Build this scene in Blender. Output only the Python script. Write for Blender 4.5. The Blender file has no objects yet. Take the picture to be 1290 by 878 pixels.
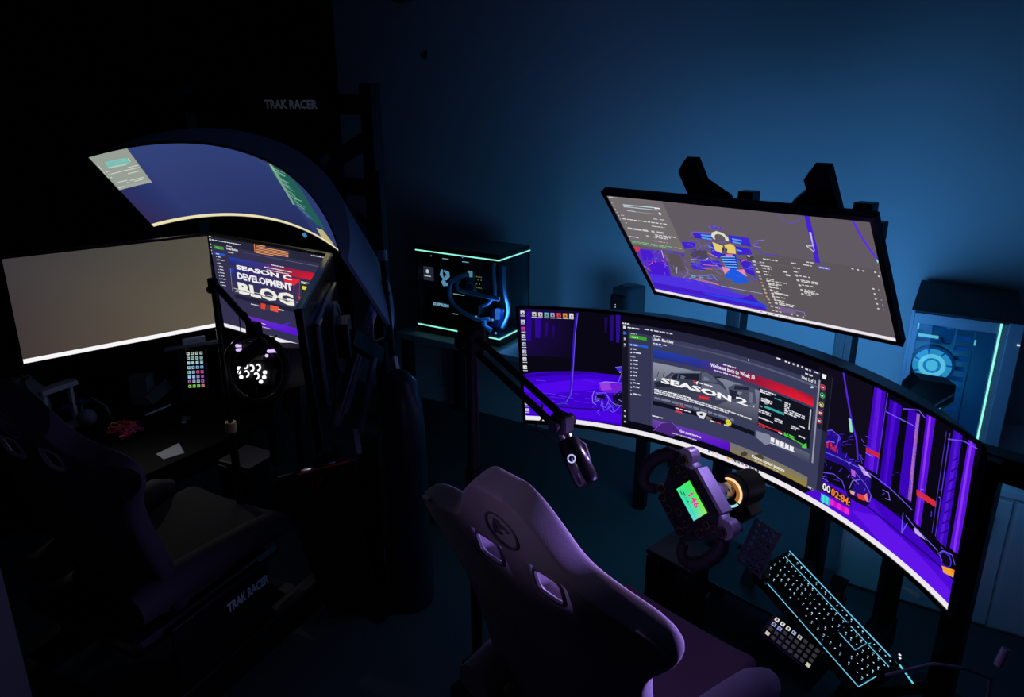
import bpy, bmesh, math, random
from mathutils import Vector, Matrix, Euler
from mathutils.geometry import tessellate_polygon
SC = bpy.context.scene
COL = SC.collection
# ------------------------------------------------------------------ camera
cam = bpy.data.objects.new('camera', bpy.data.cameras.new('camera'))
COL.objects.link(cam)
cam.location = (0, 0, 1.72)
cam.rotation_euler = (math.pi / 2 - 0.3057, 0, 0.5511)
cam.data.sensor_width = 36
cam.data.lens = 25.595
cam.data.shift_y = -0.0202
cam.data.clip_start = 0.02
SC.camera = cam
# ------------------------------------------------------------------ world, lights, exposure
SC.view_settings.view_transform = 'Standard'
SC.view_settings.look = 'None'
SC.view_settings.exposure = 0
SC.view_settings.gamma = 1
world = bpy.data.worlds.new('night'); SC.world = world
world.use_nodes = True
world.node_tree.nodes['Background'].inputs[0].default_value = (0.02, 0.05, 0.12, 1)
world.node_tree.nodes['Background'].inputs[1].default_value = 0.004

def light(name, kind, loc, aim, color, energy, size=0.1, size_y=None, angle=None, blend=0.5, spread=None):
    d = bpy.data.lights.new(name, kind); d.color = color; d.energy = energy
    if kind == 'AREA':
        d.size = size
        if spread: d.spread = spread
        if size_y: d.shape = 'RECTANGLE'; d.size_y = size_y
    else: d.shadow_soft_size = size
    if kind == 'SPOT': d.spot_size = angle; d.spot_blend = blend
    o = bpy.data.objects.new(name, d); COL.objects.link(o); o.location = loc
    if aim is not None:
        o.rotation_euler = (Vector(aim) - Vector(loc)).to_track_quat('-Z', 'Y').to_euler()
    return o
# blue light ring on the back of the curved monitor, washing the wall behind it
light('monitor_rear_glow', 'AREA', (-0.47, 2.29, 0.90), (-0.46, 4.2, 0.96), (0.08, 0.40, 1.0), 5.2, 0.9, 0.3, spread=2.6)
light('monitor_rear_glow', 'AREA', (-0.62, 2.24, 0.74), (-1.05, 2.6, 0.0), (0.05, 0.50, 0.85), 1.3, 0.5, 0.1)
light('monitor_rear_glow', 'AREA', (0.03, 2.02, 0.86), (0.40, 2.75, 0.62), (0.08, 0.42, 0.95), 0.55, 0.3, 0.1)
# added spots boosting the screens' glow: violet at the curved one, pale at left
VIOLET = (0.42, 0.26, 1.0)
light('added_screen_spot', 'SPOT', (0.09, 1.545, 0.93), (-0.50, 1.05, 0.85), VIOLET, 42, 0.0, None, 1.1, 1.0)
light('added_screen_spot', 'SPOT', (-0.05, 1.72, 0.92), (-0.50, 1.0, 0.80), VIOLET, 16, 0.0, None, 1.1, 1.0)
light('added_screen_spot', 'SPOT', (-0.42, 1.89, 1.02), (-0.62, 1.0, 0.90), VIOLET, 7, 0.0, None, 0.9, 1.0)
light('added_upper_screen_spot', 'SPOT', (-0.36, 1.70, 1.24), (-0.52, 0.98, 0.86), (0.68, 0.42, 1.0), 36, 0.0, None, 0.8, 1.0)
light('added_screen_spot', 'SPOT', (-0.24, 1.80, 1.02), (-0.43, 1.565, 0.79), VIOLET, 6, 0.0, None, 0.7, 1.0)
light('added_left_screen_spot', 'SPOT', (-2.05, 1.80, 0.85), (-1.891, 1.349, 0.71), (1.0, 0.95, 0.85), 4.0, 0.0, None, 0.16, 1.0)
light('added_left_screen_spot', 'SPOT', (-2.62, 1.50, 0.83), (-2.1, 1.05, 0.75), (1.0, 0.96, 0.88), 2.0, 0.0, None, 2.4, 1.0)
light('added_left_screen_spot', 'SPOT', (-2.25, 1.80, 0.84), (-2.0, 1.0, 0.70), (0.92, 0.9, 1.0), 0.35, 0.0, None, 2.2, 1.0)
# added fill spots on seat, wheel, gantry lettering and floor; no visible source
light('added_fill_spot', 'SPOT', (-1.3, -1.3, 2.1), (-0.60, 0.98, 1.08), (0.66, 0.42, 1.0), 27, 0.0, None, 0.18, 1.0)
light('added_fill_spot', 'SPOT', (-0.7, -1.3, 2.1), (-0.45, 1.57, 0.78), (0.9, 0.8, 1.0), 9, 0.0, None, 0.14, 1.0)
light('added_fill_spot', 'SPOT', (0.05, -0.05, 1.80), (-2.29, 2.06, 1.70), (0.8, 0.85, 1.0), 14, 0.0, None, 0.11, 1.0)
light('added_fill_spot', 'SPOT', (-1.3, -1.2, 2.1), (-1.5, 0.6, 0.2), (0.8, 0.72, 1.0), 0.6, 0.0, None, 1.2, 1.0)
# glow of the cooling fans inside both computers
light('left_computer_glow', 'POINT', (-1.80, 2.84, 0.74), None, (0.10, 0.40, 1.0), 0.9, 0.02)
light('right_computer_glow', 'POINT', (0.0, 2.80, 0.80), None, (0.08, 0.62, 0.9), 0.6, 0.03)

# ------------------------------------------------------------------ helpers
def lin(c):
    c = [x / 255 for x in c]
    return tuple(x / 12.92 if x <= 0.04045 else ((x + 0.055) / 1.055) ** 2.4 for x in c) + (1.0,)

MATS = {}
def mat(name, col, rough=0.5, metal=0.0, noise=0.0, scale=60.0, bump=0.0, spec=0.5, sheen=0.0):
    m = bpy.data.materials.new(name); m.use_nodes = True
    nt = m.node_tree; b = nt.nodes['Principled BSDF']
    c = lin(col)
    b.inputs['Base Color'].default_value = c
    b.inputs['Roughness'].default_value = rough
    b.inputs['Metallic'].default_value = metal
    b.inputs['Specular IOR Level'].default_value = spec
    if sheen: b.inputs['Sheen Weight'].default_value = sheen
    if noise or bump:
        tc = nt.nodes.new('ShaderNodeTexCoord'); n = nt.nodes.new('ShaderNodeTexNoise')
        n.inputs['Scale'].default_value = scale; n.inputs['Detail'].default_value = 3
        nt.links.new(tc.outputs['Object'], n.inputs['Vector'])
        if noise:
            mx = nt.nodes.new('ShaderNodeMix'); mx.data_type = 'RGBA'
            mx.inputs[6].default_value = tuple(x * (1 - noise) for x in c[:3]) + (1,)
            mx.inputs[7].default_value = tuple(min(1, x * (1 + noise)) for x in c[:3]) + (1,)
            nt.links.new(n.outputs['Fac'], mx.inputs[0]); nt.links.new(mx.outputs[2], b.inputs['Base Color'])
        if bump:
            bp = nt.nodes.new('ShaderNodeBump'); bp.inputs['Strength'].default_value = bump; bp.inputs['Distance'].default_value = 0.004
            nt.links.new(n.outputs['Fac'], bp.inputs['Height']); nt.links.new(bp.outputs['Normal'], b.inputs['Normal'])
    MATS[name] = m
    return m

def emit(name, col, strength=1.0):
    m = bpy.data.materials.new(name); m.use_nodes = True
    nt = m.node_tree; nt.nodes.clear()
    e = nt.nodes.new('ShaderNodeEmission'); o = nt.nodes.new('ShaderNodeOutputMaterial')
    e.inputs[0].default_value = lin(col); e.inputs[1].default_value = strength
    nt.links.new(e.outputs[0], o.inputs[0])
    MATS[name] = m
    return m

def glass(name, tint, gloss=0.08):
    m = bpy.data.materials.new(name); m.use_nodes = True
    nt = m.node_tree; nt.nodes.clear()
    t = nt.nodes.new('ShaderNodeBsdfTransparent'); g = nt.nodes.new('ShaderNodeBsdfGlossy')
    mx = nt.nodes.new('ShaderNodeMixShader'); o = nt.nodes.new('ShaderNodeOutputMaterial')
    t.inputs[0].default_value = lin(tint); g.inputs['Roughness'].default_value = 0.03
    g.inputs[0].default_value = (0.8, 0.85, 0.9, 1)
    mx.inputs[0].default_value = gloss
    nt.links.new(t.outputs[0], mx.inputs[1]); nt.links.new(g.outputs[0], mx.inputs[2]); nt.links.new(mx.outputs[0], o.inputs[0])
    MATS[name] = m
    return m

def screen_mat():
    m = bpy.data.materials.new('screen_image'); m.use_nodes = True
    nt = m.node_tree; nt.nodes.clear()
    a = nt.nodes.new('ShaderNodeVertexColor'); a.layer_name = 'Col'
    e = nt.nodes.new('ShaderNodeEmission'); o = nt.nodes.new('ShaderNodeOutputMaterial')
    nt.links.new(a.outputs[0], e.inputs[0]); nt.links.new(e.outputs[0], o.inputs[0])
    e.inputs[1].default_value = 1.0
    MATS['screen'] = m
    return m

BLACK = mat('black_plastic', (20, 20, 22), 0.55, noise=0.2, spec=0.3)
GLOSS = mat('gloss_black', (16, 17, 20), 0.18, noise=0.1)
PROFILE = mat('black_anodised_aluminium', (30, 31, 34), 0.38, 0.6, noise=0.15, scale=200)
RUBBER = mat('black_rubber', (18, 18, 19), 0.7, noise=0.2, bump=0.1, scale=300)
SHELL = mat('monitor_back_plastic', (58, 60, 66), 0.35, noise=0.08)
WALL = mat('painted_wall', (196, 200, 204), 0.75, noise=0.03, scale=9, bump=0.06)
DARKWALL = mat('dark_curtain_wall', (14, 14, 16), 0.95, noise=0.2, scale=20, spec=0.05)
CARPET = mat('carpet', (88, 92, 96), 0.95, noise=0.45, scale=420, bump=0.8, spec=0.1)
WHITE = mat('white_paint', (206, 208, 212), 0.45, noise=0.03)
FABRIC = mat('grey_suede_fabric', (150, 142, 156), 0.8, noise=0.12, scale=500, bump=0.12, spec=0.2, sheen=0.3)
CUSHION = mat('dark_cushion_fabric', (120, 96, 108), 0.9, noise=0.15, scale=500, bump=0.15, spec=0.15)
DARKFAB = mat('charcoal_fabric', (44, 44, 46), 0.8, noise=0.15, scale=500, bump=0.12, spec=0.2)
STEEL = mat('brushed_metal', (170, 172, 178), 0.3, 0.9, noise=0.1)
GREYPL = mat('grey_plastic', (120, 122, 128), 0.4, noise=0.08)
PAPER = mat('pale_paper', (190, 194, 200), 0.8, noise=0.05)
SCREEN = screen_mat()
CYAN = emit('cyan_led', (150, 255, 236), 1.0)
CYAN2 = emit('cyan_led_dim', (96, 214, 236), 1.0)
WHITELED = emit('white_led', (240, 240, 248), 1.0)
GLASS = glass('tinted_glass', (226, 236, 240), 0.07)

class MB:
    """collects shapes into one mesh; M places each of them"""
    def __init__(s): s.v = []; s.f = []; s.m = []; s.c = []
    def add(s, verts, faces, mi=0, M=None):
        k = len(s.v)
        s.v += [tuple(M @ Vector(p)) if M else tuple(p) for p in verts]
        s.f += [tuple(i + k for i in f) for f in faces]; s.m += [mi] * len(faces)
        return s
    def box(s, c, size, bev=0.0, mi=0, M=None, rot=None):
        hx, hy, hz = size[0] / 2, size[1] / 2, size[2] / 2
        T = Matrix.Translation(c)
        if rot is not None: T = T @ (rot.to_4x4() if hasattr(rot, 'to_4x4') else Euler(rot).to_matrix().to_4x4())
        if M: T = M @ T
        if bev <= 0:
            v = [(x * hx, y * hy, z * hz) for x in (-1, 1) for y in (-1, 1) for z in (-1, 1)]
            return s.add(v, [(0, 1, 3, 2), (4, 6, 7, 5), (0, 4, 5, 1), (2, 3, 7, 6), (0, 2, 6, 4), (1, 5, 7, 3)], mi, T)
        bm = bmesh.new(); bmesh.ops.create_cube(bm, size=1)
        for q in bm.verts: q.co = Vector((q.co.x * size[0], q.co.y * size[1], q.co.z * size[2]))
        bmesh.ops.bevel(bm, geom=list(bm.edges), offset=min(bev, hx * .98, hy * .98, hz * .98), segments=2, affect='EDGES', profile=0.5)
        bm.verts.index_update()
        s.add([q.co[:] for q in bm.verts], [[q.index for q in f.verts] for f in bm.faces], mi, T); bm.free()
        return s
    def tube(s, pts, r, seg=10, mi=0, M=None, cap=True, closed=False):
        pts = [Vector(p) for p in pts]; n = len(pts)
        rr = r if hasattr(r, '__len__') else [r] * n
        def tan(i):
            if closed: return (pts[(i + 1) % n] - pts[i - 1]).normalized()
            return (pts[min(i + 1, n - 1)] - pts[max(i - 1, 0)]).normalized()
        t = tan(0); a = t.orthogonal().normalized(); v = []; f = []
        for i in range(n):
            t2 = tan(i); q = t.rotation_difference(t2); a = q @ a; t = t2
            a = (a - t * a.dot(t)).normalized(); b = t.cross(a)
            v += [pts[i] + (a * math.cos(2 * math.pi * k / seg) + b * math.sin(2 * math.pi * k / seg)) * rr[i] for k in range(seg)]
        for i in range(n if closed else n - 1):
            j = (i + 1) % n
            for k in range(seg):
                l = (k + 1) % seg
                f.append((i * seg + k, i * seg + l, j * seg + l, j * seg + k))
        if cap and not closed:
            f.append(tuple(range(seg - 1, -1, -1))); f.append(tuple((n - 1) * seg + k for k in range(seg)))
        return s.add(v, f, mi, M)
    def cyl(s, a, b, r, seg=16, mi=0, M=None, r2=None): return s.tube([a, b], [r, r if r2 is None else r2], seg, mi, M)
    def bar(s, a, b, w, h, mi=0, M=None, up=(0, 0, 1), bev=0.0):
        a = Vector(a); b = Vector(b); d = b - a; y = d.normalized(); u = Vector(up)
        x = y.cross(u)
        if x.length < 1e-4: x = y.cross(Vector((0, 1, 0)))
        x.normalize(); z = x.cross(y)
        R = Matrix((x, y, z)).transposed()
        return s.box((a + b) / 2, (w, d.length, h), bev, mi, M, R)
    def prism(s, out, z0, z1, mi=0, M=None):
        """2D outline in x,y pulled along z"""
        n = len(out); v = [(x, y, z0) for x, y in out] + [(x, y, z1) for x, y in out]
        f = [(i, (i + 1) % n, n + (i + 1) % n, n + i) for i in range(n)]
        for t in tessellate_polygon([[Vector((x, y, 0)) for x, y in out]]):
            f.append(tuple(t[::-1])); f.append(tuple(i + n for i in t))
        return s.add(v, f, mi, M)
    def ring(s, c, r, w, seg=24, mi=0, M=None, h=0.0, a0=0.0, a1=6.2831853):
        """flat ring (or arc) in x,y; h gives it thickness towards +z"""
        full = abs(a1 - a0) > 6.28; n = seg if full else seg + 1; v = []; f = []
        for i in range(n):
            t = a0 + (a1 - a0) * i / seg; q = (math.cos(t), math.sin(t))
            for rad, z in ((r - w / 2, 0), (r + w / 2, 0), (r + w / 2, h), (r - w / 2, h)):
                v.append((c[0] + q[0] * rad, c[1] + q[1] * rad, c[2] + z))
        for i in range(seg):
            j = (i + 1) % n
            for k in range(4): f.append((i * 4 + k, j * 4 + k, j * 4 + (k + 1) % 4, i * 4 + (k + 1) % 4))
        return s.add(v, f, mi, M)
    def disc(s, c, r, h, seg=20, mi=0, M=None): return s.cyl((c[0], c[1], c[2]), (c[0], c[1], c[2] + h), r, seg, mi, M)
    def ball(s, c, r, mi=0, M=None, seg=16, sc=(1, 1, 1)):
        v = [(0, 0, 1)]; f = []; n = seg // 2
        for i in range(1, n):
            for k in range(seg):
                v.append((math.sin(math.pi * i / n) * math.cos(2 * math.pi * k / seg), math.sin(math.pi * i / n) * math.sin(2 * math.pi * k / seg), math.cos(math.pi * i / n)))
        v.append((0, 0, -1)); e = len(v) - 1
        for k in range(seg):
            l = (k + 1) % seg
            f.append((0, 1 + k, 1 + l)); f.append((e, e - seg + l, e - seg + k))
            for i in range(n - 2): f.append((1 + i * seg + k, 1 + (i + 1) * seg + k, 1 + (i + 1) * seg + l, 1 + i * seg + l))
        return s.add([(c[0] + p[0] * r * sc[0], c[1] + p[1] * r * sc[1], c[2] + p[2] * r * sc[2]) for p in v], f, mi, M)

def obj(name, mb, mats, parent=None, smooth=False, label=None, world=False):
    me = bpy.data.meshes.new(name)
    v = mb.v
    if world and parent is not None:
        I = ROOTM[parent.name].inverted(); v = [I @ Vector(p) for p in v]
    me.from_pydata([tuple(p) for p in v], [], mb.f)
    for m in (mats if isinstance(mats, (list, tuple)) else [mats]): me.materials.append(m)
    me.polygons.foreach_set('material_index', mb.m)
    if smooth:
        me.polygons.foreach_set('use_smooth', [True] * len(mb.f))
        bm = bmesh.new(); bm.from_mesh(me); bmesh.ops.recalc_face_normals(bm, faces=bm.faces)
        for e in bm.edges:
            if len(e.link_faces) == 2 and e.calc_face_angle(0) > 0.7: e.smooth = False
        bm.to_mesh(me); bm.free()
    else:
        bm = bmesh.new(); bm.from_mesh(me); bmesh.ops.recalc_face_normals(bm, faces=bm.faces); bm.to_mesh(me); bm.free()
    me.update()
    o = bpy.data.objects.new(name, me); COL.objects.link(o)
    if parent is not None: o.parent = parent; ROOTM[o.name] = ROOTM[parent.name]
    if label: o['label'] = label
    return o

ROOTM = {}
def thing(name, label, cat, M=None, group=None):
    o = bpy.data.objects.new(name, None); COL.objects.link(o); o.empty_display_size = 0.05
    M = M if M is not None else Matrix.Identity(4)
    if not isinstance(M, Matrix): M = Matrix.Translation(M)
    o.matrix_world = M; ROOTM[o.name] = M
    o['label'] = label; o['category'] = cat
    if group: o['group'] = group
    return o
def tag(o, label, cat, group=None):
    o['label'] = label; o['category'] = cat
    if group: o['group'] = group
    return o
def structure(o): o['kind'] = 'structure'; return o
def axes(pos, x, y, z, k=1.0):
    x, y, z = Vector(x).normalized(), Vector(y).normalized(), Vector(z).normalized()
    M = Matrix((x, y, z)).transposed().to_4x4(); M = Matrix.Translation(pos) @ M @ Matrix.Scale(k, 4)
    return M
def screen_axes(pos, yaw, tilt, roll=0.0):
    """x to the viewer's right, y away from the viewer, z up the panel"""
    r = Vector((math.cos(yaw), math.sin(yaw), 0)); n = Vector((-math.sin(yaw), math.cos(yaw), 0)); u = Vector((0, 0, 1))
    uu = u * math.cos(tilt) - n * math.sin(tilt); nn = n * math.cos(tilt) + u * math.sin(tilt)
    return axes(pos, r * math.cos(roll) + uu * math.sin(roll), nn, uu * math.cos(roll) - r * math.sin(roll))

# ------------------------------------------------------------------ what the screens show: flat coloured shapes on the panel
_txt = {}
def text_polys(s):
    if s in _txt: return _txt[s]
    bold = 0.045 if s.isupper() else 0.026
    cu = bpy.data.curves.new('t', 'FONT'); cu.body = s; cu.resolution_u = 2; cu.offset = bold
    o = bpy.data.objects.new('t', cu); COL.objects.link(o); bpy.context.view_layer.update()
    me = o.evaluated_get(bpy.context.evaluated_depsgraph_get()).to_mesh()
    v = [(q.co.x, q.co.y) for q in me.vertices]
    x0 = min(p[0] for p in v); x1 = max(p[0] for p in v); y0 = min(p[1] for p in v); y1 = max(p[1] for p in v)
    r = [[((v[i][0] - x0) / (x1 - x0), (v[i][1] - y0) / (y1 - y0)) for i in p.vertices] for p in me.polygons]
    bpy.data.objects.remove(o); bpy.data.curves.remove(cu)
    _txt[s] = r
    return r

def expand(items, lw=2.0):
    """items -> polygons (layer, [(u, v)], [colours])"""
    out = []
    def poly(l, p, c): out.append((l, p, c if isinstance(c[0], (list, tuple)) else [c] * len(p)))
    for it in items:
        k, l, c = it[0], it[1], it[2]
        if k in 'RG':
            a, b, x, y = it[3:7]; poly(l, [(a, b), (x, b), (x, y), (a, y)], c)
        elif k == 'P':
            q = it[3]; p = [(q[i], q[i + 1]) for i in range(0, len(q), 2)]; poly(l, p, c)
        elif k == 'L':
            w = it[3] * 0.5 * lw; q = it[4]; p = [Vector((q[i], q[i + 1])) for i in range(0, len(q), 2)]
            for a, b in zip(p, p[1:]):
                d = b - a
                if d.length < 0.5: continue
                d.normalize(); n = Vector((-d.y, d.x)) * w; e = d * w * 0.4
                poly(l, [tuple(a - e + n), tuple(b + e + n), tuple(b + e - n), tuple(a - e - n)], c)
        elif k == 'O':
            r = it[5] / 2; poly(l, [(it[3] + r * math.cos(t * 0.5236), it[4] + r * math.sin(t * 0.5236)) for t in range(12)], c)
        elif k == 'S':
            w, h = it[5] / 2, it[6] / 2; poly(l, [(it[3] - w, it[4] - h), (it[3] + w, it[4] - h), (it[3] + w, it[4] + h), (it[3] - w, it[4] + h)], c)
        elif k == 'T':
            a, b, x, y = it[4:8]
            for p in text_polys(it[3]): poly(l, [(a + (x - a) * q[0], y - (y - b) * q[1]) for q in p], c)
        elif k == 'D':
            a, b, x, y, rows, fill, seed = it[3:10]; R = random.Random(seed); h = min(max(abs(y - b) / rows, 20), 40); b = (b + y) / 2 - h * rows / 2
            for i in range(rows):
                t = a; end = a + (x - a) * (1 if i < rows - 1 else 0.6 + 0.4 * R.random()); v0, v1 = b + h * (i + 0.2), b + h * (i + 0.82)
                while t < end - 1:
                    w = min(abs(h) * (0.8 + 2.2 * R.random()), end - t)
                    poly(l, [(t, v0), (t + w, v0), (t + w, v1), (t, v1)], c); t += w + abs(h) * (0.3 + (1 - fill) * 3.0 * R.random())
    return out
def paint(name, items, W, H, R, parent, unit=1.0, lw=2.0):
    """builds the panel: colours on the corners, every shape a hair in front of the one below"""
    N = 56 if R else 1; step = W / N; verts = []; faces = []; cols = []
    def node(i, l):
        a = (i * step - W / 2) / R; return (R - l) * math.sin(a), -R + (R - l) * math.cos(a)
    UM, VM = W * 4000 * unit, H * 4000 * unit
    for l, p, c in expand(items, lw):
        off = 0.0004 + l * 0.00003
        p = [(min(max(q[0], 0), UM), min(max(q[1], 0), VM)) for q in p]; cl = [lin(q)[:3] for q in c]
        tris = [(0, 1, 2)] if len(p) == 3 else ([(0, 1, 2), (0, 2, 3)] if len(p) == 4 else tessellate_polygon([[Vector((q[0], q[1], 0)) for q in p]]))
        for t in tris:
            T = [(p[i][0] / 4000 / unit, p[i][1] / 4000 / unit) + cl[i] for i in t]
            if abs((T[1][0] - T[0][0]) * (T[2][1] - T[0][1]) - (T[2][0] - T[0][0]) * (T[1][1] - T[0][1])) < 1e-10: continue
            b0 = int(min(q[0] for q in T) / step - 1e-9); b1 = int(max(q[0] for q in T) / step + 1e-9)
            for b in range(max(b0, 0), min(b1, N - 1) + 1):
                P = T
                if N > 1:
                    for s, lim in ((1, b * step), (-1, (b + 1) * step)):
                        Q = []
                        for i in range(len(P)):
                            A, B = P[i], P[(i + 1) % len(P)]; da, db = s * (A[0] - lim), s * (B[0] - lim)
                            if da >= 0: Q.append(A)
                            if da * db < 0: f = da / (da - db); Q.append(tuple(x + (y - x) * f for x, y in zip(A, B)))
                        P = Q
                        if len(P) < 3: break
                    if len(P) < 3: continue
                k = len(verts)
                for q in P:
                    if R:
                        f = q[0] / step - b; A = node(b, off); B = node(b + 1, off)
                        verts.append((A[0] + (B[0] - A[0]) * f, A[1] + (B[1] - A[1]) * f, H / 2 - q[1]))
                    else: verts.append((q[0] - W / 2, -off, H / 2 - q[1]))
                    cols.append(q[2:5] + (1.0,))
                faces.append(tuple(range(k, k + len(P))))
    me = bpy.data.meshes.new(name); me.from_pydata(verts, [], faces); me.materials.append(SCREEN)
    ca = me.color_attributes.new('Col', 'FLOAT_COLOR', 'POINT')
    ca.data.foreach_set('color', [x for c in cols for x in c])
    o = bpy.data.objects.new(name, me); COL.objects.link(o); o.parent = parent
    return o

def sweep_panel(mb, W, H, R, y0, y1, z0, z1, mi=0, n=40, x0=None, x1=None, taper=0.0):
    """a slab that follows the screen's curve: from depth y0 to y1, height z0 to z1"""
    x0 = -W / 2 if x0 is None else x0; x1 = W / 2 if x1 is None else x1; v = []; f = []
    for i in range(n + 1):
        a = (x0 + (x1 - x0) * i / n) / R
        e = 1 - abs(2 * i / n - 1) ** 3; yy = y1 + taper * e
        for y, z in ((y0, z0), (y0, z1), (yy, z1 - (0.02 if taper else 0)), (yy, z0 + (0.02 if taper else 0))):
            v.append(((R + y) * math.sin(a), -R + (R + y) * math.cos(a), z))
    for i in range(n):
        for k in range(4): f.append((i * 4 + k, i * 4 + (k + 1) % 4, i * 4 + 4 + (k + 1) % 4, i * 4 + 4 + k))
    f.append((0, 1, 2, 3)); f.append((n * 4 + 3, n * 4 + 2, n * 4 + 1, n * 4))
    return mb.add(v, f, mi)

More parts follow.
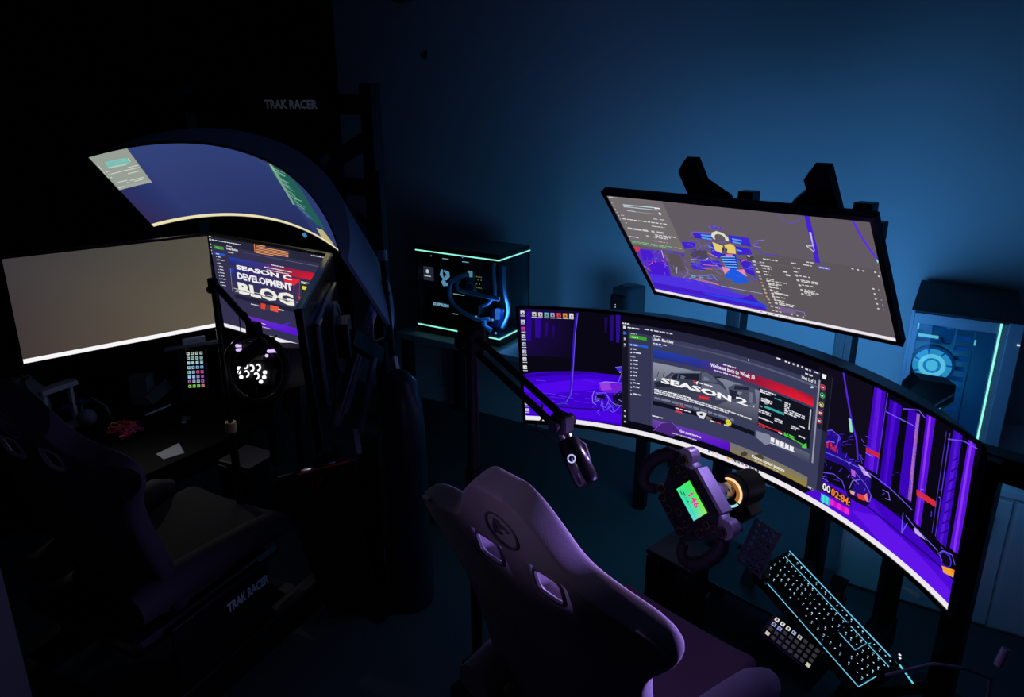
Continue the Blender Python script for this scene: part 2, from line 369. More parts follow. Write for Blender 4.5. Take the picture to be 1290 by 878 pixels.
def bezel_flat(W, H, b, bb, y0=-0.003, y1=0.004):
    m = MB()
    m.box((0, (y0 + y1) / 2, H / 2 + b / 2), (W + 2 * b, y1 - y0, b)); m.box((0, (y0 + y1) / 2, -H / 2 - bb / 2), (W + 2 * b, y1 - y0, bb))
    for s in (-1, 1): m.box((s * (W / 2 + b / 2), (y0 + y1) / 2, 0), (b, y1 - y0, H))
    return m
IMG_RC = [  # shapes in these screen tables traced from image pixels onto the panels
["R",0,[9,7,20],0,0,4782,1372],["G",1,[[30,10,80],[14,8,34],[10,8,20],[22,10,60]],0,0,620,560],["P",1,[62,2,205],[-41,793,168,759,395,736,677,710,1137,699,1131,1303,-35,1334]],["P",2,[80,8,235],[-3,946,768,782,1136,786,1135,844,383,1004,2,1028]],["P",2,[74,6,226],[-18,1196,1132,1162,1131,1273,-24,1301]],["P",2,[48,0,160],[-4,794,451,744,882,708,393,784,-7,843]],
["P",2,[42,8,140],[81,35,144,34,114,376,65,378]],["P",2,[44,10,150],[175,101,243,99,219,341,166,343]],["P",2,[36,8,120],[287,158,320,156,302,318,283,319]],["P",2,[32,8,105],[366,192,396,190,379,314,365,315]],["P",2,[26,10,80],[954,48,990,45,976,220,955,222]],["P",2,[36,12,120],[1014,20,1059,15,1044,304,1013,308]],
["P",2,[44,14,140],[1081,6,1131,0,1117,313,1081,318]],["L",5,[46,22,170],14,[647,28,613,274,582,625,559,865,535,1009,474,1108,386,1151]],["L",6,[120,90,250],3,[658,27,622,274,590,624,566,865,544,1012,481,1117]],["L",5,[28,10,90],7,[377,1161,433,1180,605,1177,872,1151]],["L",6,[90,60,240],3,[377,1144,454,1124,511,1135]],["P",4,[110,28,215],[883,825,1136,795,1135,903,952,934,882,905]],
["P",5,[150,60,225],[883,825,992,809,1028,882,906,911]],["P",5,[16,10,34],[1027,941,1135,874,1133,1081,1044,1078]],["P",5,[20,10,50],[839,971,933,949,951,1014,846,1040]],["L",6,[160,130,250],3,[821,923,796,997,798,1077,836,1096]],["L",6,[190,160,255],3,[879,826,955,799,1136,786]],["L",6,[130,110,250],2.5,[839,951,952,934,989,1008,949,1114,892,1104,913,1020,847,1010]],
["L",6,[110,100,240],2.5,[903,1041,929,1158,1025,1081,1043,1158,1120,1064,1026,1041]],["L",6,[150,120,250],2.5,[952,934,1026,1041,1082,1071,1133,1052]],["P",6,[60,40,220],[1069,613,1138,589,1137,670,1106,655]],["L",7,[150,130,255],2.5,[1069,609,1138,589]],["L",7,[140,120,250],2.5,[1137,670,1104,772]],["O",7,[245,190,170],1121,657,16],
["S",8,[215,215,225],37,49,44,44],["S",9,[40,30,70],40,55,16,18],["S",8,[220,220,235],38,87,52,7],["S",8,[200,205,225],35,154,44,44],["S",9,[40,30,70],38,160,16,18],["S",8,[220,220,235],36,192,52,7],
["S",8,[190,60,150],34,239,44,44],["S",9,[40,30,70],37,245,16,18],["S",8,[220,220,235],35,277,52,7],["S",8,[200,200,215],33,328,44,44],["S",9,[40,30,70],36,334,16,18],["S",8,[220,220,235],34,367,52,7],
["S",8,[170,175,200],32,422,44,44],["S",9,[40,30,70],35,428,16,18],["S",8,[220,220,235],33,461,52,7],["S",8,[200,190,220],31,513,44,44],["S",9,[40,30,70],34,519,16,18],["S",8,[220,220,235],32,552,52,7],
["S",8,[210,210,225],30,604,44,44],["S",9,[40,30,70],33,610,16,18],["S",8,[220,220,235],31,644,52,7],["S",8,[230,230,235],28,704,44,44],["S",9,[40,30,70],32,710,16,18],["S",8,[220,220,235],30,745,52,7],
["S",8,[200,210,190],168,63,46,46],["S",9,[60,40,60],171,71,18,16],["S",8,[225,225,235],166,99,54,7],["S",8,[210,190,215],237,64,46,46],["S",9,[60,40,60],240,71,18,16],["S",8,[225,225,235],235,100,54,7],
["S",8,[90,190,190],305,64,46,46],["S",9,[60,40,60],308,72,18,16],["S",8,[225,225,235],303,100,54,7],["S",8,[170,150,200],374,64,46,46],["S",9,[60,40,60],377,71,18,16],["S",8,[225,225,235],372,100,54,7],
["S",8,[215,70,70],445,63,46,46],["S",9,[60,40,60],448,70,18,16],["S",8,[225,225,235],444,99,54,7],["S",8,[230,150,50],514,62,46,46],["S",9,[60,40,60],518,69,18,16],["S",8,[225,225,235],513,97,54,7],
["S",8,[220,220,225],586,60,46,46],["S",9,[60,40,60],589,67,18,16],["S",8,[225,225,235],584,96,54,7],["S",8,[190,190,220],21,1162,44,40],["S",8,[225,225,235],19,1196,50,7],["S",8,[190,190,220],24,1244,44,40],
["S",8,[225,225,235],22,1278,50,7],["P",1,[16,12,28],[3242,26,3768,-19,3802,755,3355,1115]],["P",1,[78,10,212],[3304,1234,3384,1099,3862,970,4228,984,4511,1048,4826,1045,4815,1364,4152,1456,3508,1361,3187,1344]],["P",2,[96,20,232],[3710,1208,3973,1098,4409,1151,4771,1206,4795,1316,4236,1393]],["P",2,[66,4,196],[3877,962,4166,971,4568,1031,4780,1044,4818,1077,4467,1134,4099,1126]],["P",3,[68,8,190],[3789,-7,3900,-19,3924,730,3788,741]],
["P",3,[100,30,235],[3817,-9,3861,-17,3877,730,3823,732]],["P",3,[54,2,178],[3947,49,4064,50,4061,789,3951,790]],["P",3,[82,16,220],[3983,50,4017,50,4022,786,3986,786]],["P",3,[58,4,184],[4127,40,4237,40,4276,779,4147,769]],["P",3,[190,120,190],[4205,43,4232,42,4274,767,4239,769]],["P",3,[88,14,215],[4293,12,4374,7,4397,920,4330,914]],
["P",3,[150,60,245],[4315,13,4336,10,4367,920,4348,917]],["P",3,[62,8,190],[4545,4,4627,0,4657,912,4558,909]],["P",3,[92,30,225],[4574,2,4606,1,4621,913,4591,910]],["P",3,[96,18,220],[4684,-12,4752,-19,4797,880,4692,885]],["P",3,[140,60,245],[4700,-12,4721,-15,4745,885,4722,887]],["P",2,[14,10,24],[3934,55,3967,50,3955,777,3930,770]],
["L",4,[120,90,240],4,[3927,164,4035,163,4229,152]],["L",4,[110,80,240],4,[4076,69,4219,13,4279,43]],["L",4,[90,50,210],4,[3918,-7,3913,734]],["L",4,[90,50,210],4,[4518,48,4546,892]],["L",4,[70,50,180],3,[4487,53,4510,892]],["L",4,[110,80,240],4,[4510,99,4647,39,4778,28]],
["L",5,[40,4,130],5,[4586,230,4622,181]],["L",5,[40,4,130],5,[4587,314,4626,262]],["L",5,[40,4,130],5,[4587,399,4629,344]],["L",5,[40,4,130],5,[4588,485,4633,427]],["L",5,[40,4,130],5,[4589,572,4636,511]],["L",5,[40,4,130],5,[4590,660,4640,596]],
["L",5,[40,4,130],5,[4590,749,4643,682]],["L",5,[40,4,130],5,[4591,839,4647,768]],["P",5,[205,36,60],[3781,557,3915,545,3921,587,3786,594]],["P",5,[215,40,60],[4307,638,4496,623,4505,670,4316,689]],["L",5,[78,40,210],9,[3483,-22,3547,202,3611,388,3684,543,3717,705]],["P",6,[150,225,190],[3581,381,3607,380,3639,489,3610,498]],
["P",4,[34,14,130],[3334,627,3432,559,3518,597,3557,718,3711,749,3865,775,3884,1014,3660,1062,3359,1098,3325,833]],["P",5,[12,9,24],[3366,872,3601,837,3732,906,3674,1054,3370,1077]],["L",6,[110,90,250],4,[3348,615,3433,564,3511,587,3489,710]],["L",6,[110,90,250],4,[3341,811,3504,788,3685,778,3834,765,4045,778,4297,831]],["L",6,[130,100,250],3,[3692,830,3820,884,3890,953,3884,1014]],["L",6,[100,80,240],4,[3375,1014,3494,966,3589,987,3628,1052]],
["L",6,[130,110,250],3,[3669,1014,3689,930,3758,877]],["L",6,[150,110,250],3,[3994,836,4052,827,4076,880,4033,894]],["L",6,[30,6,110],8,[3690,1059,3877,1074,4217,1100,4520,1094,4792,1098]],["P",6,[190,150,240],[3726,750,3771,745,3861,791,3795,809]],["P",6,[200,170,235],[4338,961,4379,954,4463,988,4357,1001]],["L",6,[110,90,240],4,[4216,911,4231,1090,4270,968]],
["L",6,[110,90,240],4,[4247,917,4374,962,4589,989]],["O",5,[14,9,28],4673,1006,100],["O",4,[70,40,210],4672,997,122],["L",7,[110,90,240],3,[4594,1011,4641,950,4724,924,4766,979]],["P",8,[240,160,50],[4649,1077,4804,1015,4804,1081,4676,1118]],["P",9,[250,120,40],[4735,1042,4804,1015,4805,1061]],
["T",8,[205,40,60],"Red Bull",3341,687,3494,750],["P",7,[20,10,40],[3641,1060,3788,1044,3891,1026,3851,1086,3738,1102,3651,1099]],["P",8,[225,60,60],[3746,1016,3819,994,3861,1018,3817,1045,3770,1055]],["P",9,[245,120,110],[3819,994,3847,956,3856,985,3876,1022,3853,1031,3832,1013]],["P",9,[225,170,150],[3675,1026,3727,1018,3722,1053,3688,1054]],["P",7,[180,90,220],[3662,828,3706,822,3714,879,3676,883]],
["P",8,[220,180,240],[3789,772,3826,768,3868,800,3811,794]],["P",8,[16,10,28],[3386,1103,3696,1104,3702,1187,3390,1194]],["T",9,[235,235,240],"00",3396,1106,3480,1178],["T",9,[250,130,50],"02:84:",3490,1109,3691,1183],["R",9,[20,190,190],3391,1222,3485,1299],["R",10,[70,225,215],3406,1223,3430,1303],
["R",10,[70,225,215],3441,1221,3469,1299],["R",9,[235,40,215],3488,1220,3532,1282],["R",9,[205,20,190],3528,1219,3572,1280],["R",9,[235,40,215],3568,1216,3612,1277],["R",9,[205,20,190],3607,1214,3652,1274],["R",9,[235,40,215],3647,1211,3692,1271],
["R",11,[36,36,60],1145,85,3389,1218],["R",12,[20,20,34],1149,112,1210,1264],["R",12,[52,54,84],1232,181,1462,1226],["R",12,[58,60,92],1466,184,3333,1231],["G",13,[[62,62,92],[92,92,114],[104,104,126],[66,66,96]],1480,239,3262,223],["G",15,[[24,62,176],[40,54,160],[48,46,120],[30,50,130]],1490,331,2010,427],
["G",15,[[40,54,160],[84,38,96],[90,40,90],[48,46,120]],2010,331,2356,427],["G",15,[[84,38,96],[140,26,62],[150,26,56],[90,40,90]],2356,331,2634,427],["G",15,[[140,26,62],[180,24,52],[225,24,44],[150,26,56]],2634,331,2963,427],["G",15,[[180,24,52],[120,30,48],[240,28,48],[225,24,44]],2963,331,3223,427],["R",16,[70,74,106],1484,470,2673,854],["G",17,[[142,146,164],[120,124,146],[52,54,74],[40,42,60]],1493,475,2663,851],
["R",17,[16,17,27],1494,921,2637,970],["T",20,[240,240,245],"Welcome back to Week 13",2125,341,2602,383],["D",20,[225,225,235],2259,319,2461,325,1,0.9,3],["D",20,[215,215,230],2164,409,2570,411,1,0.92,4],["P",18,[58,62,82],[1501,693,1583,668,1703,544,1802,509,2030,455,2169,468,2270,527,2323,599,2347,680,2202,786,1981,791,1777,763,1502,786]],["P",19,[118,124,146],[1703,544,1802,509,2025,457,2016,481,1733,551]],
["P",19,[28,30,46],[1723,558,2007,491,2004,567,1673,622]],["P",20,[84,90,112],[1658,624,1718,561,1735,557,1689,629]],["P",20,[70,76,98],[1773,546,1791,542,1774,607,1759,611]],["P",20,[96,102,124],[1803,556,1859,558,1834,595,1804,597]],["P",19,[84,90,112],[2031,465,2090,455,2160,480,2212,534,2034,564]],["P",20,[26,28,44],[2170,477,2248,456,2239,476,2180,488]],
["P",20,[116,122,144],[2062,507,2112,513,2113,537,2053,549]],["P",19,[96,100,122],[2034,574,2232,548,2323,599,2337,683,2199,726,2176,643,2037,653]],["P",19,[34,36,52],[1512,710,1653,637,1735,649,1736,711,1533,758]],["P",20,[150,40,56],[1999,724,2134,711,2130,752,2005,768]],["P",21,[206,50,66],[2009,734,2124,721,2120,746,2015,758]],["P",18,[72,76,98],[2326,549,2397,494,2541,463,2610,469,2634,622,2476,696,2357,677]],
["P",19,[34,36,54],[2397,508,2542,477,2549,508,2390,549]],["P",19,[36,38,56],[2332,567,2429,556,2463,642,2356,658]],["P",19,[108,112,134],[2555,525,2594,522,2591,637,2562,638]],["P",20,[120,124,146],[2430,561,2478,550,2470,582,2421,588]],["L",18,[50,54,74],4,[1547,634,1544,614,1557,578]],["L",18,[50,54,74],4,[1613,620,1609,600,1622,564]],
["T",24,[246,246,250],"SEASON",1584,631,2365,693],["T",24,[246,246,250],"2",2413,614,2546,682],["P",24,[206,48,66],[1939,580,1964,577,1974,618,1953,615]],["P",24,[245,245,250],[1970,593,1999,573,1986,619]],["D",24,[235,235,242],2007,587,2182,592,1,0.95,5],["D",24,[238,238,244],1510,777,1958,789,1,0.9,6],
["D",24,[225,225,234],1510,807,2594,820,2,0.95,7],["D",24,[120,124,140],1511,907,2649,858,1,0.97,9],["D",24,[210,50,66],1752,913,1898,912,1,0.9,8],["D",24,[235,235,240],1752,945,1973,941,1,0.9,11],["R",24,[215,60,74],1752,966,1827,988],["P",24,[225,225,230],[1990,922,2045,903,2106,902,2087,944,2073,979,2037,980,1995,951]],
["P",25,[24,24,30],[2025,927,2060,916,2056,948,2026,950]],["P",24,[90,90,80],[2096,931,2168,939,2149,976,2103,970]],["O",24,[225,215,60],2347,927,66],["P",25,[150,140,30],[2328,926,2340,917,2341,933,2331,937]],["P",25,[150,140,30],[2352,921,2364,915,2365,929,2355,932]],["D",24,[225,225,232],2143,967,2218,975,1,0.9,12],
["D",24,[215,50,60],2217,960,2296,973,1,0.95,13],["D",24,[225,225,232],2300,962,2377,969,1,0.9,14],["L",24,[240,240,245],4,[1511,663,1524,667,1514,680]],["L",24,[240,240,245],4,[2602,654,2614,656,2605,667]],["L",16,[60,62,90],3,[2639,469,2656,855]],["D",20,[235,235,242],1152,83,1234,97,1,0.98,15],
["S",20,[220,220,235],1177,133,30,30],["D",20,[230,230,240],1211,124,1383,136,1,0.97,16],["D",20,[215,215,230],1397,119,1793,127,1,0.85,17],["S",20,[50,100,210],1179,198,34,34],["S",20,[190,190,205],1178,261,20,20],["S",20,[190,190,205],1178,325,20,20],
["S",20,[140,140,160],1178,280,24,6],["S",20,[140,140,160],1177,346,24,6],["R",20,[62,160,46],1237,208,1421,246],["D",21,[200,240,190],1257,221,1361,238,1,0.8,18],["D",20,[170,170,190],1241,187,1321,197,1,0.9,19],["R",20,[30,96,206],1224,304,1436,329],
["S",21,[225,225,238],1249,320,15,15],["D",21,[228,228,240],1273,310,1323,324,1,0.95,20],["S",21,[225,225,238],1249,367,15,15],["D",21,[228,228,240],1272,356,1323,370,1,0.95,21],["S",21,[225,225,238],1249,409,15,15],["D",21,[228,228,240],1272,398,1363,406,1,0.95,22],
["D",21,[150,152,176],1238,447,1298,462,1,0.95,23],["S",21,[225,225,238],1248,497,15,15],["D",21,[228,228,240],1272,485,1329,499,1,0.95,24],["S",21,[225,225,238],1248,541,15,15],["D",21,[228,228,240],1272,529,1337,541,1,0.95,25],["S",21,[225,225,238],1248,586,15,15],
["D",21,[228,228,240],1271,574,1329,587,1,0.95,26],["S",21,[225,225,238],1248,631,15,15],["D",21,[228,228,240],1271,620,1322,634,1,0.95,27],["S",21,[225,225,238],1247,676,15,15],["D",21,[228,228,240],1271,664,1333,676,1,0.95,28],["D",21,[150,152,176],1236,715,1304,728,1,0.95,29],
["S",21,[225,225,238],1247,763,15,15],["D",21,[228,228,240],1271,751,1359,758,1,0.95,30],["S",21,[225,225,238],1247,813,15,15],["D",21,[228,228,240],1271,801,1384,802,1,0.95,31],["D",21,[150,152,176],1235,842,1264,862,1,0.95,32],["S",21,[225,225,238],1246,897,15,15],
["D",21,[228,228,240],1270,885,1382,886,1,0.95,33],["D",20,[200,200,215],1489,173,1610,181,1,0.9,41],["T",20,[240,240,246],"Linda Barkley",1487,196,1718,236],["D",20,[225,225,236],1494,258,1597,267,1,0.9,42],["R",20,[70,110,200],1494,286,1596,276],["D",20,[200,200,214],1605,256,1665,266,1,0.9,43],
["S",20,[200,200,215],1173,1115,20,18],["S",20,[200,200,215],1172,1179,20,18],["S",20,[200,200,215],1172,1246,20,18],["D",20,[230,230,240],1487,1099,1647,1103,1,0.9,44],["G",16,[[110,66,170],[96,20,190],[78,6,200],[96,40,150]],1490,1143,2373,1242],["P",17,[70,36,120],[1531,1219,1662,1109,1734,1127,1807,1217,1736,1293,1508,1275]],
["L",17,[130,96,190],4,[1508,1275,1591,1165,1710,1121,1806,1192]],["T",20,[240,236,246],"Get paid to race",1806,1183,2049,1219],["D",20,[200,180,226],1712,1245,2129,1255,1,0.95,45],["G",16,[[112,110,122],[120,116,110],[150,132,40],[128,116,84]],2378,1138,3233,1248],["P",17,[62,60,60],[2496,1221,2536,1177,2574,1185,2562,1222,2505,1241]],["P",17,[70,66,50],[2652,1175,2718,1124,2767,1171,2677,1202]],
["T",20,[244,240,232],"Custom hosted sessions",2620,1174,2986,1212],["D",20,[200,190,150],2651,1227,2938,1234,1,0.95,46],["R",16,[17,19,30],2653,450,3223,847],["D",20,[230,230,238],2665,468,2830,475,2,0.95,47],["R",20,[60,150,160],2822,490,2898,500],["O",20,[150,156,166],2736,560,64],
["D",21,[235,235,240],2684,552,2805,560,2,0.9,48],["R",20,[54,166,164],2724,608,2935,631],["D",20,[150,150,164],2676,629,2716,632,1,0.9,49],["D",20,[220,220,230],2930,514,2988,525,3,0.9,50],["D",20,[220,220,230],2934,571,3147,586,3,0.8,51],["D",20,[226,226,236],2667,668,2797,693,2,0.9,52],
["D",20,[226,226,236],2670,750,2851,751,1,0.95,53],["D",20,[210,210,222],2838,699,2924,717,2,0.9,54],["L",20,[215,40,60],6,[2674,813,2788,820,2923,813]],["D",20,[225,60,74],2675,820,2771,831,2,0.9,55],["D",20,[225,225,232],2888,823,2929,832,1,0.9,56],["L",20,[70,200,60],6,[2950,819,3059,830,3194,843]],
["D",20,[90,220,80],2949,806,3058,824,2,0.9,57],["P",20,[80,210,70],[3145,849,3190,803,3195,860,3147,869]],["D",20,[215,215,226],3016,700,3103,727,2,0.9,58],["D",20,[215,215,226],3101,664,3195,674,1,0.9,59],["D",20,[215,215,226],3101,762,3196,774,1,0.9,60],["L",20,[190,190,204],7,[3203,464,3203,662]],
["L",20,[150,150,166],8,[3262,160,3263,479,3268,968]],["R",16,[76,80,106],2646,894,3234,985],["G",17,[[104,108,130],[92,96,118],[60,64,86],[80,84,106]],2651,901,3229,981],["P",18,[130,134,156],[2658,910,2793,889,2843,957,2757,1016,2662,976]],["R",20,[238,238,244],2813,907,2852,953],["R",20,[238,238,244],2865,908,2905,955],
["R",20,[238,238,244],2917,907,2957,956],["R",20,[238,238,244],2969,907,3009,957],["R",20,[238,238,244],3020,906,3061,957],["L",20,[220,220,230],5,[2813,970,2935,962,3078,949]],["D",20,[230,230,240],2814,89,2879,105,1,0.9,61],["D",20,[230,230,240],2900,98,2952,105,1,0.9,62],
["S",20,[215,215,228],2989,101,16,16],["S",20,[215,215,228],3033,101,16,16],["S",20,[215,215,228],3078,99,16,16],["D",20,[225,225,236],3110,100,3183,106,1,0.9,63],["D",20,[210,210,224],3199,97,3267,103,1,0.9,64],["D",20,[226,226,236],3114,146,3225,146,1,0.9,65],
["T",20,[240,240,246],"Week 13 of 13",3079,176,3226,208],["P",20,[210,220,240],[3180,250,3196,236,3210,251,3185,264]],["P",20,[220,225,240],[2520,192,2534,205,2525,214]],["R",12,[18,18,32],3260,82,3381,610],["S",20,[235,240,240],3303,109,40,40],["O",20,[215,60,80],3299,209,52],
["O",21,[20,20,34],3299,209,36],["S",22,[225,225,230],3293,211,10,18],["S",22,[225,225,230],3306,210,10,14],["O",20,[60,170,80],3303,286,52],["O",21,[20,20,34],3303,286,36],["S",22,[225,225,230],3297,289,10,18],
["S",22,[225,225,230],3309,287,10,14],["O",20,[200,180,70],3302,374,52],["O",21,[20,20,34],3302,374,36],["S",22,[225,225,230],3295,377,10,18],["S",22,[225,225,230],3308,376,10,14],["O",20,[205,70,84],3299,452,52],
["O",21,[20,20,34],3299,452,36],["S",22,[225,225,230],3293,455,10,18],["S",22,[225,225,230],3306,453,10,14],["O",20,[210,60,74],3296,532,52],["O",21,[20,20,34],3296,532,36],["S",22,[225,225,230],3290,535,10,18],
["S",22,[225,225,230],3303,533,10,14],["S",20,[150,150,165],3272,1233,60,22],["S",21,[36,36,60],3272,1233,52,15],["D",22,[225,225,235],3249,1228,3300,1236,1,0.9,66],["R",26,[236,230,238],0,1318,4782,1372],["S",27,[60,130,210],2148,1331,26,26],
["S",27,[220,200,190],2195,1328,26,26],["S",27,[225,205,195],2238,1327,26,26],["S",27,[210,160,90],2361,1328,26,26],["S",27,[200,170,120],2403,1326,26,26],["S",27,[90,90,110],2443,1326,26,26],["S",27,[120,110,120],2483,1324,26,26],
["S",27,[140,120,120],2525,1323,26,26],["S",27,[120,120,140],2568,1324,26,26],["S",27,[110,100,120],2610,1324,26,26],["S",27,[120,120,130],2657,1323,26,26],["S",27,[50,50,60],2699,1325,26,26],["L",6,[110,90,245],3,[1002,1096,1036,1074]],
["L",6,[80,50,230],3,[827,965,870,953]],["L",6,[150,130,255],3,[842,988,823,1028]],["L",6,[110,90,245],2,[1049,931,1066,928]],["L",6,[110,90,245],2,[847,1184,879,1221]],["L",6,[80,50,230],2,[862,962,871,979]],["L",6,[150,130,255],3,[870,1172,854,1168]],
["L",6,[110,90,245],3,[862,957,846,971]],["L",6,[80,50,230],2,[808,1110,792,1142]],["L",6,[40,20,150],3,[960,988,986,952]],["L",6,[80,50,230],3,[1114,883,1069,918]],["L",6,[110,90,245],3,[922,1065,880,1050]],["L",6,[150,130,255],3,[1108,931,1096,925]],
["L",6,[110,90,245],3,[971,1110,1014,1070]],["L",6,[80,50,230],3,[1105,903,1153,886]],["L",6,[80,50,230],3,[1097,1026,1081,1056]],["L",6,[80,50,230],3,[1003,1090,973,1063]],["L",6,[40,20,150],2,[1116,1019,1094,1035]],["L",6,[40,20,150],2,[1067,1007,1025,1052]],
["L",6,[150,130,255],2,[818,1058,873,1059]],["L",6,[40,20,150],2,[847,1164,817,1162]],["L",6,[150,130,255],3,[827,1036,876,1043]],["L",6,[40,20,150],3,[861,1059,864,1046]],["L",6,[40,20,150],2,[936,946,954,947]],["L",6,[80,50,230],3,[916,933,875,967]],
["L",6,[110,90,245],3,[919,1068,909,1090]],["L",6,[80,50,230],3,[896,1044,916,1051]],["L",6,[80,50,230],3,[811,1073,834,1071]],["L",6,[80,50,230],3,[1063,1059,1044,1054]],["L",6,[150,130,255],3,[1101,988,1155,1018]],["L",6,[150,130,255],2,[970,1044,1009,1076]],
["L",6,[40,20,150],2,[957,1090,973,1126]],["L",6,[80,50,230],3,[968,1155,996,1116]],["L",6,[150,130,255],2,[859,1037,891,1011]],["L",6,[150,130,255],2,[1031,1157,989,1139]],["L",6,[150,130,255],2,[909,959,905,952]],["L",3,[90,20,245],4,[688,806,845,819]],
["L",3,[52,0,180],4,[3,1022,279,1040]],["L",3,[90,20,245],4,[708,1032,926,1017]],["L",3,[100,40,250],4,[304,1058,474,1060]],["L",3,[100,40,250],4,[135,1018,371,1020]],["L",3,[100,40,250],4,[143,1110,349,1109]],["L",3,[100,40,250],4,[147,861,260,865]],
["L",3,[90,20,245],4,[581,1081,756,1091]],["L",3,[90,20,245],4,[582,990,789,985]],["L",3,[90,20,245],4,[731,950,956,933]],["L",3,[52,0,180],4,[1008,963,1124,977]],["L",3,[90,20,245],4,[307,1265,514,1256]],["L",3,[52,0,180],4,[641,990,762,986]],
["L",3,[100,40,250],4,[405,1033,570,1051]],["L",3,[52,0,180],4,[808,873,1078,860]],["L",3,[52,0,180],4,[294,1048,507,1062]],["L",6,[90,60,235],3,[3823,927,3821,952]],["L",6,[90,60,235],4,[3508,720,3512,753]],["L",6,[90,60,235],4,[3730,506,3757,527]],
["L",6,[70,30,210],3,[3419,1020,3433,1060]],["L",6,[60,20,180],4,[3666,887,3684,912]],["L",6,[60,20,180],3,[3744,977,3736,959]],["L",6,[60,20,180],4,[3749,774,3727,803]],["L",6,[140,110,250],3,[3629,785,3640,802]],["L",6,[140,110,250],3,[3392,1065,3447,1070]],
["L",6,[90,60,235],4,[3379,1065,3419,1024]],["L",6,[90,60,235],3,[3751,548,3827,545]],["L",6,[70,30,210],4,[3550,627,3600,586]],["L",6,[60,20,180],3,[3464,909,3458,939]],["L",6,[70,30,210],3,[3405,837,3415,836]],["L",6,[140,110,250],3,[3653,767,3630,782]],
["L",6,[140,110,250],3,[3652,887,3645,916]],["L",6,[70,30,210],3,[3499,1019,3560,1001]],["L",6,[90,60,235],4,[3522,608,3496,654]],["L",6,[60,20,180],3,[3373,675,3379,689]],["L",6,[90,60,235],4,[3801,456,3767,463]],["L",6,[70,30,210],3,[3841,784,3818,850]],
["L",6,[60,20,180],4,[3579,630,3634,605]],["L",6,[60,20,180],4,[3833,803,3815,861]],["L",6,[60,20,180],4,[3701,941,3723,956]],["L",6,[60,20,180],3,[3659,923,3628,921]],["L",6,[60,20,180],4,[3423,597,3385,632]],["L",6,[60,20,180],4,[3806,765,3817,745]],
["L",6,[140,110,250],4,[3407,681,3469,668]],["L",6,[70,30,210],4,[3602,556,3635,520]],["L",6,[140,110,250],4,[3787,606,3857,603]],["L",6,[70,30,210],3,[3688,737,3738,715]],["L",6,[70,30,210],3,[3562,656,3543,646]],["L",6,[60,20,180],4,[3440,614,3477,589]],
["L",6,[60,20,180],3,[3504,576,3552,546]],["L",6,[60,20,180],4,[3426,598,3385,600]],["L",6,[90,60,235],3,[3735,674,3765,718]],["L",6,[90,60,235],3,[3603,705,3595,754]],["L",6,[70,30,210],3,[3396,889,3418,923]],["L",6,[60,20,180],4,[3398,1129,3438,1162]],
["L",6,[60,20,180],3,[3802,508,3820,484]],["L",6,[70,30,210],3,[3483,612,3541,580]],["L",6,[60,20,180],4,[3363,951,3390,947]],["L",6,[140,110,250],4,[3684,900,3753,923]],["L",6,[60,20,180],3,[3605,572,3653,548]],["L",6,[90,60,235],4,[3529,605,3516,596]],
["L",6,[70,30,210],4,[3574,865,3545,918]],["L",6,[140,110,250],4,[3356,731,3416,686]],["L",6,[90,60,235],4,[3728,659,3767,679]],["L",6,[90,60,235],3,[3637,746,3677,725]],["L",6,[70,30,210],4,[3749,649,3717,658]],["L",6,[60,10,170],3,[4061,666,4077,643]],
["L",6,[140,100,240],3,[3853,771,3862,771]],["L",6,[60,10,170],3,[4638,461,4648,468]],["L",6,[60,10,170],3,[4095,618,4118,602]],["L",6,[60,10,170],3,[4700,616,4695,660]],["L",6,[140,100,240],3,[4518,573,4527,570]],["L",6,[90,60,235],3,[4352,666,4396,698]],
["L",6,[140,100,240],3,[4343,618,4371,602]],["L",6,[90,60,235],3,[4172,950,4168,954]],["L",6,[90,60,235],3,[4346,808,4357,852]],["L",6,[90,60,235],3,[4610,939,4635,937]],["L",6,[90,60,235],3,[4241,598,4254,637]],["L",6,[140,100,240],3,[4608,1009,4645,1036]],
["L",6,[60,10,170],3,[4136,605,4164,625]],["L",6,[60,10,170],3,[4521,503,4500,527]],["L",6,[60,10,170],3,[4200,950,4232,951]],["L",6,[60,10,170],3,[4575,891,4591,869]],["L",6,[60,10,170],3,[3975,972,3956,1036]],["L",6,[90,60,235],3,[4015,855,3997,881]],
["L",6,[90,60,235],3,[4474,726,4477,767]],["L",6,[60,10,170],3,[4686,924,4713,934]],["L",6,[90,60,235],3,[4242,639,4244,702]],["L",6,[90,60,235],3,[4335,840,4364,836]]]
